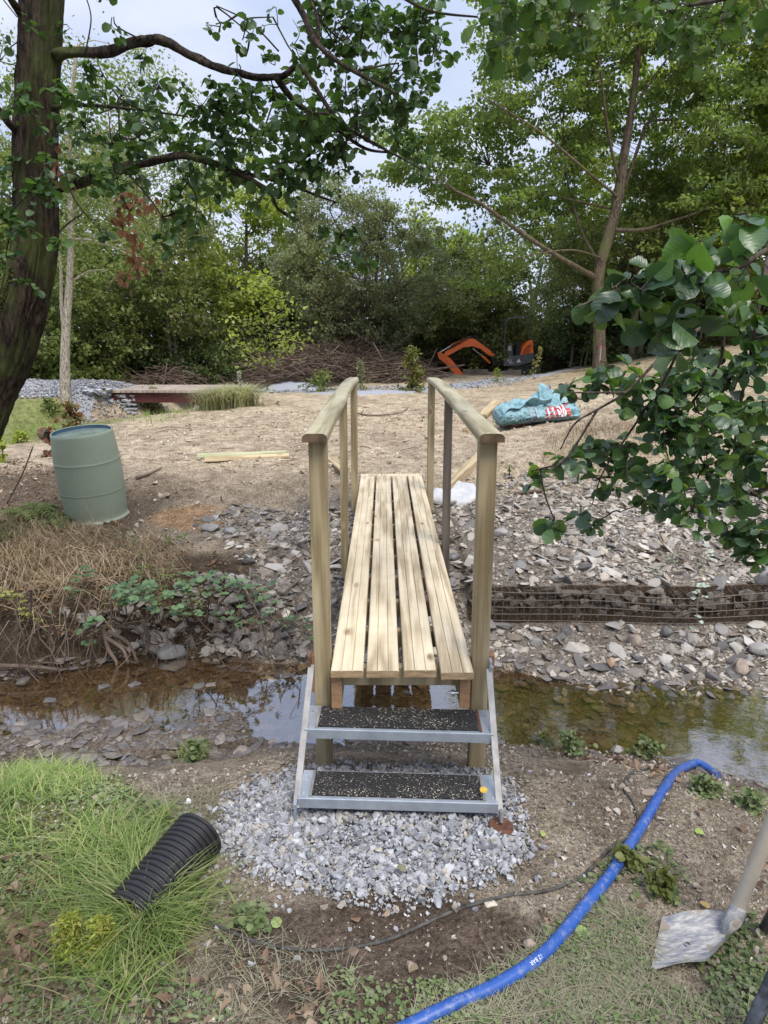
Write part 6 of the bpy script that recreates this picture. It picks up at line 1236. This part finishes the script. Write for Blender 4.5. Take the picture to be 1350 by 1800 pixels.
bramble('dusty bramble runner low along the dark bank below the other brambles', [(380, 1085, .05), (440, 1095, .1), (500, 1090, .06), (535, 1110, .02)], 26, .034, 14, spread=.05)
bramble('bramble shoots on the straw heap at the left', [(90, 1060, .04), (130, 1030, .1), (180, 1000, .06)], 12, .034, 15, spread=.05)
bramble('small bright bramble sprig at the top of the left rubble', [(290, 960, .02), (310, 945, .06), (330, 950, .03)], 12, .03, 7, GRN['mid'], .03)
bramble('silvery-leaved trailing plant hanging over the gabion', [(1240, 960, .02), (1232, 1030, .05), (1225, 1075, .08), (1232, 1120, .06)], 16, .030, 8, leafmat('silver_green_leaf', [(.26, .32, .27), (.36, .42, .36)], .3), .03, 'trailing_plant')
bramble('greyish seedling patch in the rubble above the gabion at the right', [(1150, 1000, .01), (1180, 985, .02), (1220, 990, .01)], 12, .025, 9, leafmat('grey_green_leaf', [(.22, .28, .2), (.3, .36, .26)], .3), .04, 'seedling')
# fern clumps under the leaning alder
def fern(label, px, py, n_, L_, seed):
    rnd = np.random.RandomState(seed); g = G(px, py); t = thing('fern', label, 'fern', tuple(g), group='ferns under the left alder'); lf = Acc()
    for k in range(n_):
        an = k/n_*6.28+rnd.rand()*.6; d_ = np.array([math.cos(an), math.sin(an), 0]); ln = L_*rnd.uniform(.6, 1.1); c_ = smoothpath([g, g+d_*ln*.45+[0, 0, ln*.35], g+d_*ln+[0, 0, ln*.05]], 16); tube(lf, c_, .0015, 4, mi=0); T_ = unit(np.gradient(c_, axis=0)); s_ = unit(np.cross(T_, [0, 0, 1.]))
        for sg in (-1, 1): w_ = np.sin(np.linspace(.25, 3.0, 16))*ln*.24; leaves(lf, c_, s_*sg+T_*.45, np.cross(s_, T_)+rnd.randn(16, 3)*.1, w_, LANCE)
    part('fronds', lf, GRN['mid'], t)
for k, (px, py, L_, lb) in enumerate([(50, 915, .34, 'fern clump at the left edge beside the drum'), (95, 925, .26, 'smaller fern nearest the drum'), (15, 945, .28, 'fern at the very left edge below the alder'), (75, 900, .2, 'little fern behind the other ferns beside the drum')]): fern(lb, px, py, 9, L_, k)
bramble('moss-green drooping weed at the left edge of the dead grass', [(-10, 1060, .06), (15, 1050, .08), (45, 1070, .04), (60, 1100, .01)], 30, .03, 12, leafmat('moss_weed', [(.20, .22, .05), (.28, .28, .08)], .3), .03, 'weed')

# ornamental grass clump
g = G(402, 716); t = thing('ornamental_grass', 'fountain of yellow and blue-green ornamental grass right of the far timber bridge', 'grass clump', tuple(g)); a = Acc(); N = 2600
q = g[:2]+r_.randn(N, 2)*[.26, .18]; blades(a, onground(q), r_.uniform(.55, 1.15, N), r_.uniform(.007, .014, N), r_.uniform(.15, 1.25, N)**.8, r_, 8, 1.45); part('blades', a, leafmat('straw_green_blade', [(.34, .34, .17), (.46, .42, .24), (.22, .27, .17), (.55, .48, .30)], .35, .6), t)
g = G(345, 722); 
# path side lawn
a = Acc(); q = scatter(GP([(20, 758), (60, 725), (140, 722), (150, 745), (110, 765), (20, 775)]), 5000, r_); N = len(q); blades(a, onground(q), r_.uniform(.03, .07, N), np.full(N, .008), r_.uniform(.3, 1., N), r_, 3); q = scatter(GP([(230, 742), (300, 722), (340, 716), (330, 735), (270, 750)]), 600, r_); N = len(q); blades(a, onground(q), r_.uniform(.06, .2, N), np.full(N, .01), r_.uniform(.3, 1., N), r_, 3)
mark(single('lawn', a, L_GRASS, 'patch of short lawn on the mound left of the far timber bridge', 'lawn'), 'stuff')
# twigs and clods on the dirt
a = Acc(); q = scatter(GP([(240, 760), (560, 720), (760, 700), (1100, 690), (1000, 760), (860, 770), (700, 800), (600, 830), (540, 880), (250, 900)]), 420, r_)
for x_, y_ in q: an = r_.rand()*6.28; L_ = r_.uniform(.05, .4); p_ = np.array([x_, y_, Hs(x_, y_)+.008]); d_ = np.array([math.cos(an), math.sin(an)*.6, .03*r_.randn()]); tube(a, smoothpath([p_-d_*L_/2, p_+r_.randn(3)*.02, p_+d_*L_/2], 5), r_.uniform(.002, .007), 4)
mark(single('twigs', a, stdmat('dry_twig', [(.14, .09, .06), (.34, .25, .17)], 3, 3, island=.9), 'broken twigs strewn over the bare dirt of the clearing', 'twigs'), 'stuff')
for pts, lb in ((((620, 722), (645, 732), (700, 728), (718, 718)), 'curved dry branch lying on the dirt beyond the deck end'), (((240, 842), (262, 832), (285, 824)), 'dark stick on the dirt right of the green drum'), (((905, 868), (960, 860), (1000, 852)), 'long brown branch on the rubble right of the near post'), (((60, 945), (110, 960), (150, 948)), 'brown root lying below the drum')):
    w_ = [G(*p_, .02) for p_ in pts]; a = Acc(); tube(a, smoothpath(w_, 12), np.linspace(.018, .007, 12), 6, rough=.1); single('branch', a, M_BRUSH, lb, 'branch', tuple(w_[0]))

# ------------------------------------------------------------ far timber bridge with its stone abutment
bz0 = P(160, 681, 17.6); bz1 = P(435, 681, 17.6); zd = bz0[2]; b2 = thing('footbridge', 'low red-brown timber bridge far off on the left carrying the gravel path', 'footbridge', ((bz0[0]+bz1[0])/2, 17.6, zd))
W_RED = stdmat('red_brown_timber', [(.27, .21, .17), (.40, .33, .28)], 3, 4, rough=.8, island=.25); W_MAR = stdmat('maroon_steel', [(.07, .018, .016), (.11, .03, .025)], 3, 3, rough=.7)
a = Acc(); nb = 30; 
for k in range(nb): x_ = lerp(bz0[0], bz1[0], (k+.5)/nb); beam(a, (x_, 16.75, zd-.03), (x_, 18.5, zd-.03), (bz1[0]-bz0[0])/nb-.018, .06)
part('deck', a, W_RED, b2)
for yy in (16.9, 18.3): a = Acc(); beam(a, (bz0[0]+.75, yy, zd-.19), (bz1[0]-.1, yy, zd-.19), .09, .24); part('girder', a, W_MAR, b2)
a = Acc(); beam(a, (P(305, 680, 17.5)[0]-.85, 17.2, zd-.9), (P(305, 680, 17.5)[0]-.85, 17.2, zd-.3), .08, .08, up=(0, 1, 0)); part('post', a, M_STEEL, b2)
ab = thing('stone_abutment', 'dry grey stone wall carrying the left end of the far timber bridge', 'wall', tuple(P(195, 720, 17))); a = Acc()
x0_, x1_ = P(165, 700, 17)[0], P(238, 700, 17)[0]; r_ = np.random.RandomState(4)
for row in range(10):
    zz = zd-.15-row*.105
    for xx in np.arange(x0_, x1_-.02*row*0, .15): a_ = None; pos = np.array([[xx+r_.uniform(0, .1), 16.85+r_.rand()*.05, zz]]); inst(a, CHIP, pos, euler_mats(r_.randn(1)*.2, r_.randn(1)*.2, r_.randn(1)*.3), np.array([[.11, .09, .07]]), rnd=r_)
    for yy in np.arange(16.9, 18.5, .16): pos = np.array([[x1_, yy, zz]]); inst(a, CHIP, pos, euler_mats(r_.randn(1)*.2, r_.randn(1)*.2, r_.randn(1)*.3), np.array([[.09, .11, .07]]), rnd=r_)
for k in range(16): pos = np.array([[lerp(x0_-.1, x1_-.35, r_.rand()), 16.7+r_.rand()*.2, zd-.1+.12*r_.rand()]]); inst(a, CHIP, pos, euler_mats(r_.randn(1)*.2, r_.randn(1)*.2, r_.randn(1)*.3), np.array([[.15, .12, .08]]), rnd=r_)
part('stone_face', a, stonemat('abutment_stone', [(.30, .31, .33), (.42, .43, .45), (.24, .25, .26), (.5, .5, .5)]), ab)
a = Acc(); beam(a, (lerp(x0_, x1_, .5), 17.7, zd-1.3), (lerp(x0_, x1_, .5), 17.7, zd-.12), x1_-x0_-.08, 1.55, up=(0, 1, 0)); part('core', a, stdmat('dark_rubble', [(.06, .06, .06), (.12, .12, .12)], 8), ab)

# ------------------------------------------------------------ mini excavator
EY = 27.5; ex = P(905, 664, EY); ez = Hs(ex[0], EY); S_ = EY*1.0/1200.; k_ = 1.02
exc = thing('mini_excavator', 'small orange and dark grey tracked excavator with its boom stretched to the left', 'excavator', (ex[0], EY, ez))
def E(px, py): return ((px-905)*S_*k_, (666-py)*S_*k_)
Mx = Matrix.Translation((ex[0], EY, ez))
ORG = stdmat('orange_paint', [(.78, .125, .016), (.86, .18, .03)], 4, 4, rough=.45, spec=.5); DGR = stdmat('dark_grey_paint', [(.06, .064, .07), (.10, .105, .11)], 4, 4, rough=.5); BLK = stdmat('black_rubber', [(.015, .015, .015), (.04, .038, .035)], 8, 4, rough=.85); CHR = stdmat('hydraulic_rod', [(.5, .5, .5), (.7, .7, .7)], 4, rough=.2, metal=.9); MUDDY = stdmat('muddy_steel', [(.16, .13, .10), (.26, .22, .18)], 5, 4, rough=.9)
def pz(name, pts, t, mt, y=0., bev=.03, parent=None, label=None): a = Acc(); prism(a, [E(*p_) for p_ in pts], Mx @ Matrix.Translation((0, y, 0)), t, 0, bev); return part(name, a, mt, parent or exc, label=label)
body = pz('body', [(882, 652), (881, 641), (887, 637), (909, 634), (930, 630), (932, 640), (928, 646), (905, 651)], 1.0, DGR)
pz('rear_cover', [(909, 636), (912, 624), (920, 615), (928, 610), (930, 632)], .96, ORG, 0, .06)
a = Acc()
for k in range(5): a_ = [E(911+k*2.6, 634-k*.6), E(914+k*2.4, 625-k*1.2), E(921+k*1.2, 618-k*.2)]; tube(a, [tuple(Mx @ Vector((q_[0], -.50, q_[1]))) for q_ in a_], .012, 5)
part('vent_ridges', a, stdmat('dark_orange', [(.35, .06, .01), (.4, .08, .015)], 4), exc)
pz('seat', [(903, 634), (903, 616), (907, 612), (911, 616), (911, 634)], .42, BLK, .0); pz('seat', [(896, 636), (896, 628), (908, 628), (908, 636)], .42, BLK, 0) if False else None
pz('control_panel', [(888, 636), (889, 618), (896, 617), (898, 636)], .5, DGR, 0); pz('notice_plate', [(889, 627), (890, 620), (895, 620), (895, 627)], .005, flatmat('notice_white', (.6, .6, .58)), -.26)
a = Acc()
for yy in (-.42, .42): tube(a, smoothpath([tuple(Mx @ Vector((E(px, py)[0], yy, E(px, py)[1]))) for px, py in ((883, 638), (882, 610), (883, 585), (887, 577), (905, 574), (918, 573), (922, 578), (926, 600), (927, 612))], 30), .024, 8)
for px, py in ((884, 580), (921, 576), (904, 574)): tube(a, [tuple(Mx @ Vector((E(px, py)[0], yy, E(px, py)[1]))) for yy in (-.42, .42)], .022, 8)
part('canopy_frame', a, DGR, exc)
a = Acc(); q0, q1 = E(886, 577), E(921, 573); 
for yy in (-.50, .02): pass
part('lever', (lambda a: (tube(a, [tuple(Mx @ Vector((E(899, 634)[0], -.2, E(899, 634)[1]))), tuple(Mx @ Vector((E(897, 614)[0], -.2, E(897, 614)[1])))], .012, 6), a)[1])(Acc()), BLK, exc)
for yy in (-.42, .42):
    tr0 = [(889, 668), (886, 663), (889, 655), (940, 650), (945, 654), (944, 661), (940, 664)]; tk = pz('track', tr0, .24, BLK, yy, .02)
    a = Acc()
    for t in np.linspace(0, 1, 16): q_ = E(lerp(889, 941, t), lerp(668.4, 664.5, t)); beam(a, Mx @ Vector((q_[0], yy-.12, q_[1])), Mx @ Vector((q_[0], yy+.12, q_[1])), .03, .03)
    part('tread', a, BLK, tk)
    for px, py, r2 in ((893, 661, .12), (938, 657, .12), (905, 663, .06), (916, 662, .06), (927, 661, .06)): a = Acc(); q_ = E(px, py); tube(a, [tuple(Mx @ Vector((q_[0], yy-.13, q_[1]))), tuple(Mx @ Vector((q_[0], yy+.13, q_[1])))], r2, 14); part('wheel', a, MUDDY, tk)
pz('undercarriage', [(895, 659), (895, 652), (932, 649), (932, 656)], .5, MUDDY, 0)
bl_ = Acc(); prism(bl_, [(-.05, 0), (-.05, .26), (.0, .30), (.06, .26), (.02, .12), (.05, 0)], Mx @ Matrix.Translation((E(838, 660)[0], 0, E(838, 671)[1])) @ Matrix.Rotation(math.radians(72), 4, 'Z') @ Matrix.Translation((0, 0, 0)), 1.0); 
part('dozer_blade', bl_, MUDDY, exc)
a = Acc()
bp0 = Mx @ Vector((E(868, 668)[0], -.55, E(868, 668)[1]))
prism(a, [E(854, 672), E(853, 661), E(909, 657), (E(909, 657)[0], E(909, 668)[1])], Mx @ Matrix.Translation((0, -.72, 0)), .05); part('side_plate', a, MUDDY, exc)
boom = pz('boom', [(872, 635), (872, 640), (858, 634), (846, 625), (832, 620), (815, 622), (788, 637), (784, 634), (786, 629), (810, 617), (826, 608), (833, 608), (850, 619), (862, 628)], .17, ORG, 0, .02)
pz('dipper_arm', [(773, 631), (777, 629), (789, 637), (802, 648), (818, 667), (814, 671), (806, 671), (786, 648), (775, 640)], .15, ORG, 0, .02)
pz('link', [(787, 640), (791, 637), (806, 666), (802, 669)], .06, ORG, -.09, .0)
for nm, p0_, p1_, r2, mt in (('ram', (776, 631), (800, 617), .028, CHR), ('ram_cylinder', (796, 619), (827, 606), .045, ORG), ('ram_cylinder', (862, 648), (848, 636), .045, ORG), ('ram', (848, 636), (832, 624), .026, CHR), ('ram_cylinder', (793, 640), (806, 655), .035, ORG), ('ram', (806, 655), (813, 664), .02, CHR)):
    a = Acc(); q0, q1 = E(*p0_), E(*p1_); yy = -.02 if nm != 'x' else 0; tube(a, [tuple(Mx @ Vector((q0[0], yy-.0, q0[1]))), tuple(Mx @ Vector((q1[0], yy, q1[1])))], r2, 8); part(nm, a, mt, exc)
pz('bucket', [(805, 671), (812, 666), (819, 669), (819, 675), (813, 681), (809, 680), (807, 676)], .34, MUDDY, 0, .04)
for yy_, pts_ in ((-.1, [(872, 633), (860, 624), (845, 614), (832, 605), (818, 610), (800, 619), (786, 628)]), (-.07, [(870, 630), (858, 622), (846, 612), (833, 604), (812, 611), (795, 620)]), (.06, [(870, 629), (850, 617), (834, 606), (814, 613)])):
    a = Acc(); tube(a, smoothpath([tuple(Mx @ Vector((E(*p_)[0], yy_, E(*p_)[1]))) for p_ in pts_], 24), .014, 5); part('hydraulic_hose', a, BLK, exc)
pz('swing_post', [(866, 652), (866, 636), (874, 632), (884, 636), (884, 650)], .3, BLK, 0)
a = Acc()
for s, (px, py), sz_ in (('KX', (887, 644.5), .13), ('80e', (890.5, 648), .11)):
    V, F = textmesh(s, sz_); q_ = E(px, py); V = np.array([tuple(Mx @ Vector((q_[0]+v[0], -.512, q_[1]+v[1]))) for v in V]); a.add(V, F)
q_ = E(906, 644.5); prism(a, [(q_[0]-.085, q_[1]-.03), (q_[0]+.085, q_[1]-.03), (q_[0]+.0, q_[1]+.12)], Mx @ Matrix.Translation((0, -.513, 0)), .004)
part('body_lettering', a, flatmat('body_white_print', (.7, .7, .7)), exc)
# rubble, litter and leafy cover on the shaded left bank
a = Acc(); q = scatter(GP([(100, 1080), (300, 1040), (520, 1030), (540, 1160), (440, 1160), (330, 1150), (200, 1140)]), 520, r_); sz = np.clip(r_.gamma(2.2, .012, len(q)), .01, .055); pos, R = lay(q, sz, .4, .5, r_); inst(a, SLATE, pos, R, np.stack([sz*1.3, sz, sz*1.5], -1), rnd=r_)
mark(single('bank_stones', a, stonemat('shaded_earthy_stone', [(.09, .08, .07), (.20, .18, .16), (.14, .13, .12), (.26, .23, .20)]), 'earthy stones stuck in the shaded bank left of the footbridge', 'stones'), 'stuff')
a = Acc(); q = scatter(GP([(-60, 900), (110, 890), (240, 930), (330, 960), (480, 1050), (500, 1110), (250, 1120), (0, 1150), (-80, 1100)]), 900, r_); N = len(q)
leaves(a, onground(q)+[0, 0, .02], unit(r_.randn(N, 3)*[1, 1, .4]), unit(r_.randn(N, 3)*.6+[0, -.3, 1]), r_.uniform(.015, .045, N), LIT)
mark(single('leaf_litter', a, leafmat('bank_dead_leaf', [(.22, .12, .07), (.34, .20, .12), (.12, .08, .05), (.40, .30, .20)], .15, .8, .2), 'brown leaf litter caught on the left far bank below the drum', 'leaf litter'), 'stuff')
